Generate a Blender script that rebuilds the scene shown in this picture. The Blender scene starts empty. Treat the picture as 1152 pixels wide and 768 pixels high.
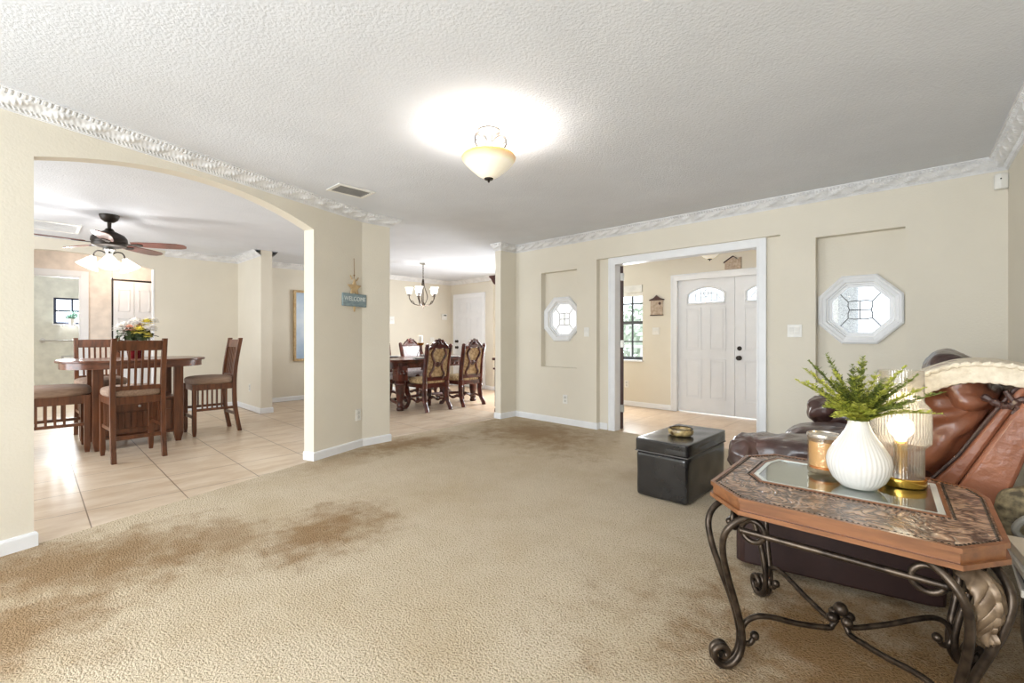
import bpy, bmesh, math, random
from mathutils import Vector, Matrix, noise as mn
random.seed(7)
PI = math.pi
S = bpy.context.scene
C = S.collection
# ------------------------------------------------------------------ camera
A = math.radians(43.5)
EYE = 1.16
cd = bpy.data.cameras.new('camera'); cam = bpy.data.objects.new('camera', cd); C.objects.link(cam)
cam.location = (0, 0, EYE); cam.rotation_euler = (PI/2, 0, A)
cd.sensor_width = 36; cd.lens = 515/1152*36; cd.shift_y = -6/1152; cd.clip_start = 0.02
S.camera = cam
S.view_settings.view_transform = 'Standard'
S.view_settings.look = 'None'
S.view_settings.gamma = 1
S.view_settings.use_curve_mapping = False
S.view_settings.exposure = -0.06
# ------------------------------------------------------------------ world and daylight
W = bpy.data.worlds.new('sky'); S.world = W; W.use_nodes = True
wb = W.node_tree.nodes['Background']; wb.inputs[0].default_value = (0.86, 0.94, 1.0, 1); wb.inputs[1].default_value = 2.8

def area(name, loc, direction, sx, sy, power, col=(1, 1, 1), spread=180):
    l = bpy.data.lights.new(name, 'AREA'); l.shape = 'RECTANGLE'; l.size = sx; l.size_y = sy
    l.energy = power; l.color = col; l.spread = math.radians(spread)
    o = bpy.data.objects.new(name, l); C.objects.link(o); o.location = loc
    o.rotation_euler = Vector(direction).to_track_quat('-Z', 'Z').to_euler()
    return o
def point(name, loc, power, col=(1, .93, .82), r=.05):
    l = bpy.data.lights.new(name, 'POINT'); l.energy = power; l.color = col; l.shadow_soft_size = r
    o = bpy.data.objects.new(name, l); C.objects.link(o); o.location = loc
    return o
area('living_window_daylight', (-1.2, -2.26, 1.3), (0, 1, 0.0), 3.0, 1.9, 150, (.9, .955, 1))
area('kitchen_slider_daylight', (-6.3, -2.26, 1.1), (0, 1, -.05), 2.6, 2.0, 105, (.9, .955, 1))
area('dining_window_daylight', (-5.7, 6.84, 1.3), (0, -1, -.1), 1.2, 1.5, 90, (.92, .965, 1))
area('foyer_window_daylight', (-3.98, 6.86, 1.4), (0, -1, -.1), .7, 1.2, 46, (.92, .965, 1))
area('bathroom_window_daylight', (-11.74, .6, 1.62), (1, 0, -.1), .6, .45, 60, (.95, .98, 1))

# ------------------------------------------------------------------ materials
def lin(c):
    r = []
    for v in c[:3]:
        v /= 255
        r.append(v/12.92 if v <= .04045 else ((v+.055)/1.055)**2.4)
    return (*r, 1)
def newmat(name):
    m = bpy.data.materials.new(name); m.use_nodes = True
    n = m.node_tree; b = n.nodes['Principled BSDF']
    return m, n, b
def N(n, t, **k):
    x = n.nodes.new(t)
    for a, v in k.items(): setattr(x, a, v)
    return x
def M(name, col, rough=.5, metal=0, col2=None, scale=8, stretch=(1, 1, 1), bump=0, bscale=60, bdet=3, coat=0, emit=0, trans=0, spec=None, bdist=.01, alpha=1):
    m, n, b = newmat(name)
    b.inputs['Base Color'].default_value = lin(col); b.inputs['Roughness'].default_value = rough
    b.inputs['Metallic'].default_value = metal
    if coat: b.inputs['Coat Weight'].default_value = coat; b.inputs['Coat Roughness'].default_value = .12
    if spec is not None: b.inputs['Specular IOR Level'].default_value = spec
    if trans: b.inputs['Transmission Weight'].default_value = trans
    tc = N(n, 'ShaderNodeTexCoord')
    mp = N(n, 'ShaderNodeMapping'); mp.inputs['Scale'].default_value = stretch
    n.links.new(tc.outputs['Object'], mp.inputs['Vector'])
    if col2 is None: col2 = tuple(c*.93 for c in col)
    nz = N(n, 'ShaderNodeTexNoise'); nz.inputs['Scale'].default_value = scale; nz.inputs['Detail'].default_value = 4
    n.links.new(mp.outputs[0], nz.inputs['Vector'])
    rp = N(n, 'ShaderNodeValToRGB'); rp.color_ramp.elements[0].position = .35; rp.color_ramp.elements[1].position = .65
    rp.color_ramp.elements[0].color = lin(col2); rp.color_ramp.elements[1].color = lin(col)
    n.links.new(nz.outputs['Fac'], rp.inputs[0]); n.links.new(rp.outputs[0], b.inputs['Base Color'])
    if bump:
        n2 = N(n, 'ShaderNodeTexNoise'); n2.inputs['Scale'].default_value = bscale; n2.inputs['Detail'].default_value = bdet
        n.links.new(mp.outputs[0], n2.inputs['Vector'])
        bp = N(n, 'ShaderNodeBump'); bp.inputs['Strength'].default_value = bump; bp.inputs['Distance'].default_value = bdist
        n.links.new(n2.outputs['Fac'], bp.inputs['Height']); n.links.new(bp.outputs[0], b.inputs['Normal'])
    if emit:
        b.inputs['Emission Color'].default_value = lin(col); b.inputs['Emission Strength'].default_value = emit
    if alpha < 1: b.inputs['Alpha'].default_value = alpha
    return m
def glassmat(name, tint=(255, 255, 255), gloss=.12, milky=0.0, rough=.03, bump=0, bscale=40, stretch=(1, 1, 1)):
    m = bpy.data.materials.new(name); m.use_nodes = True; n = m.node_tree
    n.nodes.clear()
    o = N(n, 'ShaderNodeOutputMaterial'); t = N(n, 'ShaderNodeBsdfTransparent'); t.inputs[0].default_value = lin(tint)
    g = N(n, 'ShaderNodeBsdfGlossy'); g.inputs['Roughness'].default_value = rough
    tc = N(n, 'ShaderNodeTexCoord'); mp = N(n, 'ShaderNodeMapping'); mp.inputs['Scale'].default_value = stretch
    n.links.new(tc.outputs['Object'], mp.inputs[0])
    nz = N(n, 'ShaderNodeTexNoise'); nz.inputs['Scale'].default_value = bscale; n.links.new(mp.outputs[0], nz.inputs['Vector'])
    lw = N(n, 'ShaderNodeLayerWeight'); lw.inputs[0].default_value = .25
    mr = N(n, 'ShaderNodeMapRange'); mr.inputs[3].default_value = gloss*.35; mr.inputs[4].default_value = min(1, gloss*3)
    n.links.new(lw.outputs['Facing'], mr.inputs[0])
    if bump:
        bp = N(n, 'ShaderNodeBump'); bp.inputs['Strength'].default_value = bump; bp.inputs['Distance'].default_value = .01
        n.links.new(nz.outputs['Fac'], bp.inputs['Height']); n.links.new(bp.outputs[0], g.inputs['Normal']); n.links.new(bp.outputs[0], lw.inputs['Normal'])
    x = N(n, 'ShaderNodeMixShader'); n.links.new(mr.outputs[0], x.inputs[0]); n.links.new(t.outputs[0], x.inputs[1]); n.links.new(g.outputs[0], x.inputs[2])
    last = x
    if milky:
        d = N(n, 'ShaderNodeBsdfTranslucent'); d.inputs[0].default_value = (.95, .95, .95, 1)
        d2 = N(n, 'ShaderNodeBsdfDiffuse'); d2.inputs[0].default_value = (.95, .95, .95, 1)
        dm = N(n, 'ShaderNodeMixShader'); dm.inputs[0].default_value = .4
        n.links.new(d.outputs[0], dm.inputs[1]); n.links.new(d2.outputs[0], dm.inputs[2])
        y = N(n, 'ShaderNodeMixShader')
        mr2 = N(n, 'ShaderNodeMapRange'); mr2.inputs[1].default_value = .35; mr2.inputs[2].default_value = .65
        mr2.inputs[3].default_value = milky*.7; mr2.inputs[4].default_value = min(1, milky*1.3)
        n.links.new(nz.outputs['Fac'], mr2.inputs[0]); n.links.new(mr2.outputs[0], y.inputs[0])
        n.links.new(x.outputs[0], y.inputs[1]); n.links.new(dm.outputs[0], y.inputs[2]); last = y
    n.links.new(last.outputs[0], o.inputs[0])
    return m

WALL = M('wall_paint', (226, 219, 204), .85, col2=(222, 215, 200), scale=2, bump=.25, bscale=70, bdist=.006)
WALLW = M('hall_paint', (236, 224, 212), .85, bump=.2, bscale=70, bdist=.006)
WALLG = M('bath_paint', (228, 228, 218), .85, bump=.2, bscale=70, bdist=.006)
CEIL = M('ceiling_paint', (222, 225, 231), .9, col2=(218, 221, 227), scale=3, bump=.5, bscale=75, bdet=4, bdist=.009)
WHITE = M('white_trim', (238, 239, 241), .4, col2=(234, 235, 237))
DOORW = M('door_white', (232, 233, 235), .45, col2=(229, 230, 232))
PLAST = M('plastic_white', (240, 238, 232), .35)
DARK = M('dark_metal', (52, 46, 42), .4, .6)
BRONZE = M('bronze_metal', (92, 80, 69), .36, .8, col2=(54, 46, 40), scale=25, bump=.2, bscale=90, bdist=.003)
STEEL = M('brushed_steel', (190, 190, 188), .28, .95)
BRASS = M('polished_brass', (222, 178, 84), .2, 1)
WOOD = M('mission_wood', (116, 68, 40), .35, col2=(82, 46, 26), scale=5, stretch=(7, 7, .8), coat=.3)
WOODT = M('mission_table_wood', (116, 66, 42), .3, col2=(82, 44, 28), scale=5, stretch=(6, .8, 6), coat=.4)
MAHOG = M('mahogany_wood', (96, 42, 28), .3, col2=(54, 22, 16), scale=9, coat=.4)
RIMW = M('rim_wood', (142, 92, 56), .35, col2=(116, 72, 42), scale=7, stretch=(1, 6, 6), coat=.3)
SEATF = M('seat_fabric', (164, 140, 122), .85, col2=(140, 116, 100), scale=60, stretch=(1, .15, 1), bump=.3, bscale=150, bdist=.004)
DAMASK = M('damask_fabric', (206, 182, 142), .7, col2=(150, 122, 84), scale=30, bump=.2, bscale=60)
SILVER = M('silver_fabric', (222, 216, 218), .45, col2=(196, 188, 190), scale=30, bump=.2, bscale=60)
LEATH = M('brown_leather', (162, 106, 80), .28, col2=(130, 80, 58), scale=5, bump=.5, bscale=15, bdet=9, bdist=.016, coat=.25)
LEATHD = M('dark_brown_leather', (84, 58, 52), .28, col2=(58, 42, 40), scale=7, bump=.5, bscale=16, bdet=9, bdist=.016, coat=.35)
BASESHADE = M('shaded_base_brown', (52, 31, 28), .5, col2=(44, 26, 24), scale=6, bump=.2, bscale=150, bdist=.002)  # loveseat base: shade beside the end table put into the dark brown
BLACKL = M('black_leather', (42, 41, 41), .27, col2=(32, 30, 30), scale=6, bump=.25, bscale=140, bdist=.002, coat=.3)
GREEN1 = M('fern_leaf_light', (216, 214, 104), .55, col2=(168, 176, 62), scale=30)
GREEN2 = M('fern_leaf_dark', (136, 146, 66), .55, col2=(100, 112, 50), scale=30)
GLASS = glassmat('clear_glass', gloss=.12)
RIBG = glassmat('ribbed_glass', (250, 248, 244), gloss=.3, milky=.04, rough=.12)
TABG = glassmat('table_glass', (226, 236, 230), gloss=.5, rough=.05)
AMBER = glassmat('amber_glass', (255, 244, 226), gloss=.25, milky=0, rough=.08, bump=.5, bscale=60)
FROST = glassmat('frosted_glass', (250, 252, 255), gloss=.15, milky=.35, rough=.2, bump=.6, bscale=120)
FROSTW = glassmat('milky_glass', (250, 252, 255), gloss=.15, milky=.6, rough=.2, bump=.6, bscale=120)
CREAM = M('cream_knit', (232, 222, 204), .9, col2=(214, 202, 182), scale=40, bump=.4, bscale=120)
CERAM = M('white_ceramic', (236, 232, 226), .22, col2=(233, 229, 223), coat=.4)
WAX = M('candle_wax', (244, 222, 188), .5)
SHADE = M('lit_glass_shade', (255, 248, 238), .3, emit=1.1)
BULB = M('lit_bulb', (255, 246, 226), .3, emit=7)
RED = M('red_foil', (130, 20, 30), .25, .3, col2=(80, 8, 18), scale=30)
BLUEG = M('weathered_board', (150, 168, 172), .7, col2=(124, 142, 148), scale=14, stretch=(1, 1, 5))
TANB = M('tan_wood', (206, 180, 138), .7, col2=(180, 150, 108), scale=20)
PLAQ = M('plaque_clay', (196, 178, 160), .8, col2=(164, 144, 124), scale=30, bump=.4, bscale=60)
DKBROWN = M('dark_door_wood', (70, 34, 28), .35, col2=(48, 22, 18), scale=6, stretch=(8, 8, 1))

def carpet():
    m, n, b = newmat('carpet_pile'); b.inputs['Roughness'].default_value = .95; b.inputs['Specular IOR Level'].default_value = .1
    tc = N(n, 'ShaderNodeTexCoord')
    def noise(sc, det=4, rough=.6):
        x = N(n, 'ShaderNodeTexNoise'); x.inputs['Scale'].default_value = sc; x.inputs['Detail'].default_value = det; x.inputs['Roughness'].default_value = rough
        n.links.new(tc.outputs['Object'], x.inputs['Vector']); return x
    def math_(op, a, c=None, clamp=False):
        x = N(n, 'ShaderNodeMath', operation=op); x.use_clamp = clamp
        for i, v in enumerate((a, c)):
            if v is None: continue
            if isinstance(v, (int, float)): x.inputs[i].default_value = v
            else: n.links.new(v, x.inputs[i])
        return x.outputs[0]
    def mix(f, c1, c2):
        x = N(n, 'ShaderNodeMix', data_type='RGBA')
        n.links.new(f, x.inputs[0])
        for i, v in ((6, c1), (7, c2)):
            if isinstance(v, tuple): x.inputs[i].default_value = v
            else: n.links.new(v, x.inputs[i])
        return x.outputs[2]
    nb = noise(1.6, 6, .65)
    nm = noise(6, 5, .7)
    big = N(n, 'ShaderNodeMapRange'); big.inputs[1].default_value = .42; big.inputs[2].default_value = .68; n.links.new(nb.outputs['Fac'], big.inputs[0])
    base = mix(big.outputs[0], lin((212, 197, 173)), lin((198, 180, 152)))
    # worn and stained places: ellipses with ragged edges
    warp = math_('MULTIPLY', math_('SUBTRACT', nm.outputs['Fac'], .5), 2.4)
    wv2 = math_('MULTIPLY', math_('SUBTRACT', nb.outputs['Fac'], .5), 2.2)
    warp = math_('ADD', warp, wv2)
    sep = N(n, 'ShaderNodeSeparateXYZ'); n.links.new(tc.outputs['Object'], sep.inputs[0])
    def blob(cx, cy, rx, ry, rot, amt):
        c, s = math.cos(rot), math.sin(rot)
        dx = math_('SUBTRACT', sep.outputs[0], cx); dy = math_('SUBTRACT', sep.outputs[1], cy)
        u = math_('DIVIDE', math_('ADD', math_('MULTIPLY', dx, c), math_('MULTIPLY', dy, s)), rx)
        v = math_('DIVIDE', math_('SUBTRACT', math_('MULTIPLY', dy, c), math_('MULTIPLY', dx, s)), ry)
        r = math_('SQRT', math_('ADD', math_('MULTIPLY', u, u), math_('MULTIPLY', v, v)))
        r = math_('ADD', r, warp)
        mr = N(n, 'ShaderNodeMapRange', interpolation_type='SMOOTHSTEP'); mr.inputs[1].default_value = 1.5; mr.inputs[2].default_value = .1
        n.links.new(r, mr.inputs[0])
        return math_('MULTIPLY', mr.outputs[0], amt)
    acc = None
    for a in STAINS:
        f = blob(*a); acc = f if acc is None else math_('MAXIMUM', acc, f)
    base = mix(acc, base, lin((144, 112, 74)))
    # pile speckle
    sp = noise(115, 2, .6)
    smr = N(n, 'ShaderNodeMapRange'); smr.inputs[1].default_value = .3; smr.inputs[2].default_value = .5; n.links.new(sp.outputs['Fac'], smr.inputs[0])
    dk = N(n, 'ShaderNodeMix', data_type='RGBA', blend_type='MULTIPLY'); dk.inputs[0].default_value = 1
    g = mix(smr.outputs[0], (.5, .45, .38, 1), (1, 1, 1, 1))
    n.links.new(base, dk.inputs[6]); n.links.new(g, dk.inputs[7])
    n.links.new(dk.outputs[2], b.inputs['Base Color'])
    bp = N(n, 'ShaderNodeBump'); bp.inputs['Strength'].default_value = .7; bp.inputs['Distance'].default_value = .02
    hs = math_('ADD', sp.outputs['Fac'], math_('MULTIPLY', nm.outputs['Fac'], .6))
    n.links.new(hs, bp.inputs['Height']); n.links.new(bp.outputs[0], b.inputs['Normal'])
    return m
STAINS = [(-3.15, .25, .8, .45, 1.2, .8), (-2.7, 1.25, .32, .4, .3, .85), (-3.0, .75, .4, .3, 0, .65),
          (-4.2, 2.75, .3, .65, 0, .75), (-3.55, 4.15, .95, .55, -.3, .7), (-1.75, 3.5, .3, .2, 0, .35),
          (-.12, 2.05, .82, .75, .3, .95), (-.5, 1.6, .35, .25, .4, .5), (-2.7, -.1, .45, .4, 0, .8), (-4.1, 2.0, .25, .5, .3, .4), (.15, 2.2, .4, .9, 0, .7)]
CARPET = carpet()
def tile(name, c1, c2, grout):
    m, n, b = newmat(name); b.inputs['Roughness'].default_value = .32
    tc = N(n, 'ShaderNodeTexCoord'); sep = N(n, 'ShaderNodeSeparateXYZ'); n.links.new(tc.outputs['Object'], sep.inputs[0])
    def math_(op, a, c=None):
        x = N(n, 'ShaderNodeMath', operation=op)
        for i, v in enumerate((a, c)):
            if v is None: continue
            if isinstance(v, (int, float)): x.inputs[i].default_value = v
            else: n.links.new(v, x.inputs[i])
        return x.outputs[0]
    ms = []
    for o, off in ((sep.outputs[0], 20*.527-4.175), (sep.outputs[1], 20*.527+.26)):
        o2 = math_('DIVIDE', math_('ADD', o, -(off-40*.527)), .527)
        fr = math_('FRACT', o2)
        d = math_('ABSOLUTE', math_('SUBTRACT', fr, .5))
        ms.append(math_('GREATER_THAN', d, .4935))
    gm = math_('MAXIMUM', ms[0], ms[1])
    mp = N(n, 'ShaderNodeMapping'); mp.inputs['Scale'].default_value = (3.2, 1, 1); n.links.new(tc.outputs['Object'], mp.inputs[0])
    nz = N(n, 'ShaderNodeTexNoise'); nz.inputs['Scale'].default_value = 2.2; nz.inputs['Detail'].default_value = 6; nz.inputs['Roughness'].default_value = .65
    n.links.new(mp.outputs[0], nz.inputs['Vector'])
    rp = N(n, 'ShaderNodeValToRGB'); rp.color_ramp.elements[0].position = .38; rp.color_ramp.elements[1].position = .62
    rp.color_ramp.elements[0].color = lin(c2); rp.color_ramp.elements[1].color = lin(c1)
    n.links.new(nz.outputs['Fac'], rp.inputs[0])
    mx = N(n, 'ShaderNodeMix', data_type='RGBA'); n.links.new(gm, mx.inputs[0]); n.links.new(rp.outputs[0], mx.inputs[6]); mx.inputs[7].default_value = lin(grout)
    n.links.new(mx.outputs[2], b.inputs['Base Color'])
    bp = N(n, 'ShaderNodeBump'); bp.inputs['Strength'].default_value = .25; bp.inputs['Distance'].default_value = .004
    n.links.new(math_('SUBTRACT', 1, gm), bp.inputs['Height']); n.links.new(bp.outputs[0], b.inputs['Normal'])
    return m
TILE = tile('beige_tile', (222, 204, 182), (202, 178, 150), (128, 104, 80))
TILEF = tile('peach_tile', (230, 204, 176), (216, 186, 154), (176, 146, 118))

def tooled():
    m, n, b = newmat('tooled_leather'); b.inputs['Roughness'].default_value = .28; b.inputs['Coat Weight'].default_value = .3
    tc = N(n, 'ShaderNodeTexCoord')
    mp = N(n, 'ShaderNodeMapping'); mp.inputs['Scale'].default_value = (1, 1, 0); n.links.new(tc.outputs['Object'], mp.inputs[0])
    n1 = N(n, 'ShaderNodeTexNoise'); n1.inputs['Scale'].default_value = 9; n1.inputs['Detail'].default_value = 2; n1.inputs['Distortion'].default_value = 1.6
    n.links.new(mp.outputs[0], n1.inputs['Vector'])
    wv = N(n, 'ShaderNodeTexVoronoi', feature='DISTANCE_TO_EDGE'); wv.inputs['Scale'].default_value = 14
    add = N(n, 'ShaderNodeMix', data_type='VECTOR'); add.inputs[0].default_value = .12
    n.links.new(mp.outputs[0], add.inputs[4]); n.links.new(n1.outputs['Color'], add.inputs[5]); n.links.new(add.outputs[1], wv.inputs['Vector'])
    a = N(n, 'ShaderNodeMath', operation='PINGPONG'); a.inputs[1].default_value = .09; n.links.new(n1.outputs['Fac'], a.inputs[0])
    mr = N(n, 'ShaderNodeMapRange'); mr.inputs[1].default_value = 0; mr.inputs[2].default_value = .09; n.links.new(a.outputs[0], mr.inputs[0])
    mm = N(n, 'ShaderNodeMath', operation='MULTIPLY'); n.links.new(mr.outputs[0], mm.inputs[0])
    m2 = N(n, 'ShaderNodeMapRange'); m2.inputs[2].default_value = .12; n.links.new(wv.outputs['Distance'], m2.inputs[0]); n.links.new(m2.outputs[0], mm.inputs[1])
    rp = N(n, 'ShaderNodeValToRGB'); rp.color_ramp.elements[0].color = lin((70, 48, 38)); rp.color_ramp.elements[1].color = lin((188, 154, 128))
    rp.color_ramp.elements[1].position = .7
    n.links.new(mm.outputs[0], rp.inputs[0]); n.links.new(rp.outputs[0], b.inputs['Base Color'])
    bp = N(n, 'ShaderNodeBump'); bp.inputs['Strength'].default_value = .8; bp.inputs['Distance'].default_value = .006
    n.links.new(mm.outputs[0], bp.inputs['Height']); n.links.new(bp.outputs[0], b.inputs['Normal'])
    return m
TOOLED = tooled()

# ------------------------------------------------------------------ mesh helpers
class MB:
    def __init__(s): s.v = []; s.f = []
    def add(s, vs, fs, mat=None):
        o = len(s.v)
        for v in vs:
            v = Vector(v); s.v.append(mat @ v if mat else v)
        for f in fs: s.f.append([i+o for i in f])
        return s
    def box(s, x0, x1, y0, y1, z0, z1, mat=None):
        vs = [(x, y, z) for z in (z0, z1) for y in (y0, y1) for x in (x0, x1)]
        return s.add(vs, [(0, 2, 3, 1), (4, 5, 7, 6), (0, 1, 5, 4), (2, 6, 7, 3), (0, 4, 6, 2), (1, 3, 7, 5)], mat)
    def bar(s, p, q, w, h, up=(0, 0, 1)):
        p, q = Vector(p), Vector(q); d = (q-p); L = d.length; d.normalize(); up = Vector(up)
        if abs(d.dot(up)) > .99: up = Vector((0, 1, 0))
        x = d.cross(up).normalized(); y = x.cross(d)
        vs = [p+x*a*w/2+y*b*h/2+d*t for t in (0, L) for b in (-1, 1) for a in (-1, 1)]
        return s.add(vs, [(0, 1, 3, 2), (4, 6, 7, 5), (0, 4, 5, 1), (2, 3, 7, 6), (0, 2, 6, 4), (1, 5, 7, 3)])
    def taper(s, p, q, w0, h0, w1, h1):
        p, q = Vector(p), Vector(q); vs = []
        for c, w, h in ((p, w0, h0), (q, w1, h1)):
            vs += [(c.x-w/2, c.y-h/2, c.z), (c.x+w/2, c.y-h/2, c.z), (c.x+w/2, c.y+h/2, c.z), (c.x-w/2, c.y+h/2, c.z)]
        return s.add(vs, [(0, 3, 2, 1), (4, 5, 6, 7), (0, 1, 5, 4), (1, 2, 6, 5), (2, 3, 7, 6), (3, 0, 4, 7)])
    def tube(s, pts, r, n=8, closed=False, flat=1.0):
        pts = [Vector(p) for p in pts]; m = len(pts)
        if not isinstance(r, (list, tuple)): r = [r]*m
        up = None; rings = []
        for i, p in enumerate(pts):
            a = pts[i-1] if (i > 0 or closed) else p; b = pts[(i+1) % m] if (i < m-1 or closed) else p
            t = (b-a).normalized()
            if up is None:
                up = Vector((0, 0, 1)) if abs(t.z) < .9 else Vector((1, 0, 0))
            x = t.cross(up)
            if x.length < 1e-5: x = t.orthogonal()
            x.normalize(); y = x.cross(t).normalized(); up = y
            rings.append([p+(x*math.cos(2*PI*k/n)*flat+y*math.sin(2*PI*k/n))*r[i] for k in range(n)])
        vs = [v for R in rings for v in R]; fs = []
        for i in range(m if closed else m-1):
            j = (i+1) % m
            for k in range(n): fs.append((i*n+k, i*n+(k+1) % n, j*n+(k+1) % n, j*n+k))
        if not closed:
            fs.append(list(range(n))[::-1]); fs.append([(m-1)*n+k for k in range(n)])
        return s.add(vs, fs)
    def lathe(s, prof, c=(0, 0, 0), n=32, rib=None, mat=None, sx=1, sy=1):
        c = Vector(c); vs = []; fs = []; m = len(prof)
        for r, z in prof:
            for k in range(n):
                a = 2*PI*k/n; rr = r*(rib(a, z) if rib else 1)
                vs.append(c+Vector((rr*math.cos(a)*sx, rr*math.sin(a)*sy, z)))
        for i in range(m-1):
            for k in range(n): fs.append((i*n+k, i*n+(k+1) % n, (i+1)*n+(k+1) % n, (i+1)*n+k))
        if prof[0][0] > 1e-4: fs.append(list(range(n))[::-1])
        if prof[-1][0] > 1e-4: fs.append([(m-1)*n+k for k in range(n)])
        return s.add(vs, fs, mat)
    def ball(s, c, r, n=12, sc=(1, 1, 1)):
        c = Vector(c); vs = []; fs = []; h = n//2
        for i in range(h+1):
            t = PI*i/h
            for k in range(n):
                a = 2*PI*k/n
                vs.append(c+Vector((r*math.sin(t)*math.cos(a)*sc[0], r*math.sin(t)*math.sin(a)*sc[1], -r*math.cos(t)*sc[2])))
        for i in range(h):
            for k in range(n): fs.append((i*n+k, i*n+(k+1) % n, (i+1)*n+(k+1) % n, (i+1)*n+k))
        return s.add(vs, fs)
    def prism(s, poly, a, b, axis='z', mat=None):
        f = {'z': lambda p, t: (p[0], p[1], t), 'y': lambda p, t: (p[0], t, p[1]), 'x': lambda p, t: (t, p[0], p[1])}[axis]
        n = len(poly); vs = [f(p, a) for p in poly]+[f(p, b) for p in poly]
        fs = [list(range(n))[::-1], [n+i for i in range(n)]]+[(i, (i+1) % n, n+(i+1) % n, n+i) for i in range(n)]
        return s.add(vs, fs, mat)
    def torus(s, c, R, r, ax=(0, 0, 1), n=24, k=8):
        ax = Vector(ax).normalized(); x = ax.orthogonal().normalized(); y = ax.cross(x); c = Vector(c)
        return s.tube([c+x*R*math.cos(2*PI*i/n)+y*R*math.sin(2*PI*i/n) for i in range(n)], r, k, closed=True)
    def pillow(s, c, half, k=5, n=14, disp=None, mat=None):
        c = Vector(c)
        for ax in range(3):
            for sg in (-1, 1):
                vs = []; fs = []
                for i in range(n+1):
                    for j in range(n+1):
                        u = -1+2*i/n; v = -1+2*j/n
                        p = [0, 0, 0]; p[ax] = sg; p[(ax+1) % 3] = u; p[(ax+2) % 3] = v
                        L = (abs(p[0])**k+abs(p[1])**k+abs(p[2])**k)**(1/k)
                        q = Vector((p[0]/L*half[0], p[1]/L*half[1], p[2]/L*half[2]))
                        nn = Vector((p[0]/half[0], p[1]/half[1], p[2]/half[2])).normalized()
                        if disp: q = disp(q, nn)
                        vs.append(c+q if not mat else c+mat @ q)
                for i in range(n):
                    for j in range(n):
                        a = i*(n+1)+j; f = (a, a+n+1, a+n+2, a+1); fs.append(f if sg > 0 else f[::-1])
                s.add(vs, fs)
        return s
def spline(pts, n=6, closed=False):
    P = [Vector(p) for p in pts]; out = []; m = len(P)
    for i in range(m if closed else m-1):
        if closed: a, b, c, d = P[i-1], P[i], P[(i+1) % m], P[(i+2) % m]
        else: a, b, c, d = P[max(i-1, 0)], P[i], P[i+1], P[min(i+2, m-1)]
        for k in range(n):
            t = k/n
            out.append(.5*((2*b)+(c-a)*t+(2*a-5*b+4*c-d)*t*t+(3*b-a-3*c+d)*t**3))
    if not closed: out.append(P[-1])
    return out
def obj(name, mb, mat, parent=None, smooth=35, bevel=0, world=False, solid=False):
    me = bpy.data.meshes.new(name)
    vs = mb.v
    if world and parent:
        mi = (Matrix.Translation(parent.location) @ parent.rotation_euler.to_matrix().to_4x4()).inverted()
        if parent.parent: pass
        vs = [mi @ v for v in vs]
    me.from_pydata([tuple(v) for v in vs], [], mb.f)
    bm = bmesh.new(); bm.from_mesh(me)
    bmesh.ops.remove_doubles(bm, verts=bm.verts, dist=1e-5)
    if solid is not None: bmesh.ops.recalc_face_normals(bm, faces=bm.faces)
    bm.to_mesh(me); bm.free()
    me.materials.append(mat)
    if smooth:
        for p in me.polygons: p.use_smooth = True
        me.set_sharp_from_angle(angle=math.radians(smooth))
    o = bpy.data.objects.new(name, me); C.objects.link(o)
    if parent: o.parent = parent
    if bevel:
        b = o.modifiers.new('bevel', 'BEVEL'); b.width = bevel; b.segments = 2; b.limit_method = 'ANGLE'; b.harden_normals = False
    return o
def thing(name, label, cat, loc=(0, 0, 0), rotz=0, group=None):
    o = bpy.data.objects.new(name, None); C.objects.link(o); o.empty_display_size = .1
    o.location = loc; o.rotation_euler = (0, 0, rotz); o['label'] = label; o['category'] = cat
    if group: o['group'] = group
    return o
def tag(o, label, cat, group=None):
    o['label'] = label; o['category'] = cat
    if group: o['group'] = group
    return o
def struct(name, mb, mat, label=None, **k):
    o = obj(name, mb, mat, **k); o['kind'] = 'structure'
    if label: o['label'] = label; 
    return o
def sroot(name, loc=(0, 0, 0), label=None):
    o = bpy.data.objects.new(name, None); C.objects.link(o); o.location = loc; o['kind'] = 'structure'
    if label: o['label'] = label
    return o
def dup(root, loc, rotz, label):
    r = root.copy(); C.objects.link(r); r.location = loc; r.rotation_euler = (0, 0, rotz); r['label'] = label
    for ch in list(root.children):
        c = ch.copy(); C.objects.link(c); c.parent = r
        for g in ch.children:
            d = g.copy(); C.objects.link(d); d.parent = c
    return r

# ------------------------------------------------------------------ shell
H = 2.45
LW0 = Vector((-3.62, -.107, 0)); LD = Vector((-.3196, .9476, 0)); LN = Vector((.9476, .3196, 0))   # arch wall line and its room-side normal
def LP(s, d=0, z=0): p = LW0+LD*s+LN*d; return (p.x, p.y, z)
S_END = 2.66
BEND = Vector(LP(S_END)); PEND = Vector((BEND.x, 2.745, 0))
def RX(y): return .323+(4.86-y)*.047      # right wall
# floors
mb = MB(); mb.prism([LP(-2.35)[:2], (RX(-2.35), -2.35), (RX(4.95), 4.95), (-4.6, 4.95), (-4.6, 2.5), LP(2.6, -.03)[:2]], -.06, 0.0)
struct('floor', mb, CARPET, 'worn beige carpet of the living room', smooth=0)
mb = MB(); mb.box(-11.9, -2.6, -2.4, 4.9, -.09, -.006)
struct('floor.001', mb, TILE, 'beige ceramic tile of the kitchen and dining side', smooth=0)
mb = MB(); mb.box(-8.6, -.9, 4.9, 7.0, -.09, -.005)
struct('floor.002', mb, TILEF, 'peach ceramic tile of the entry', smooth=0)
mb = MB(); mb.box(-11.95, .9, -2.4, 7.05, H, H+.1)
struct('ceiling', mb, CEIL, 'white knockdown textured ceiling', smooth=0)
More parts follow.
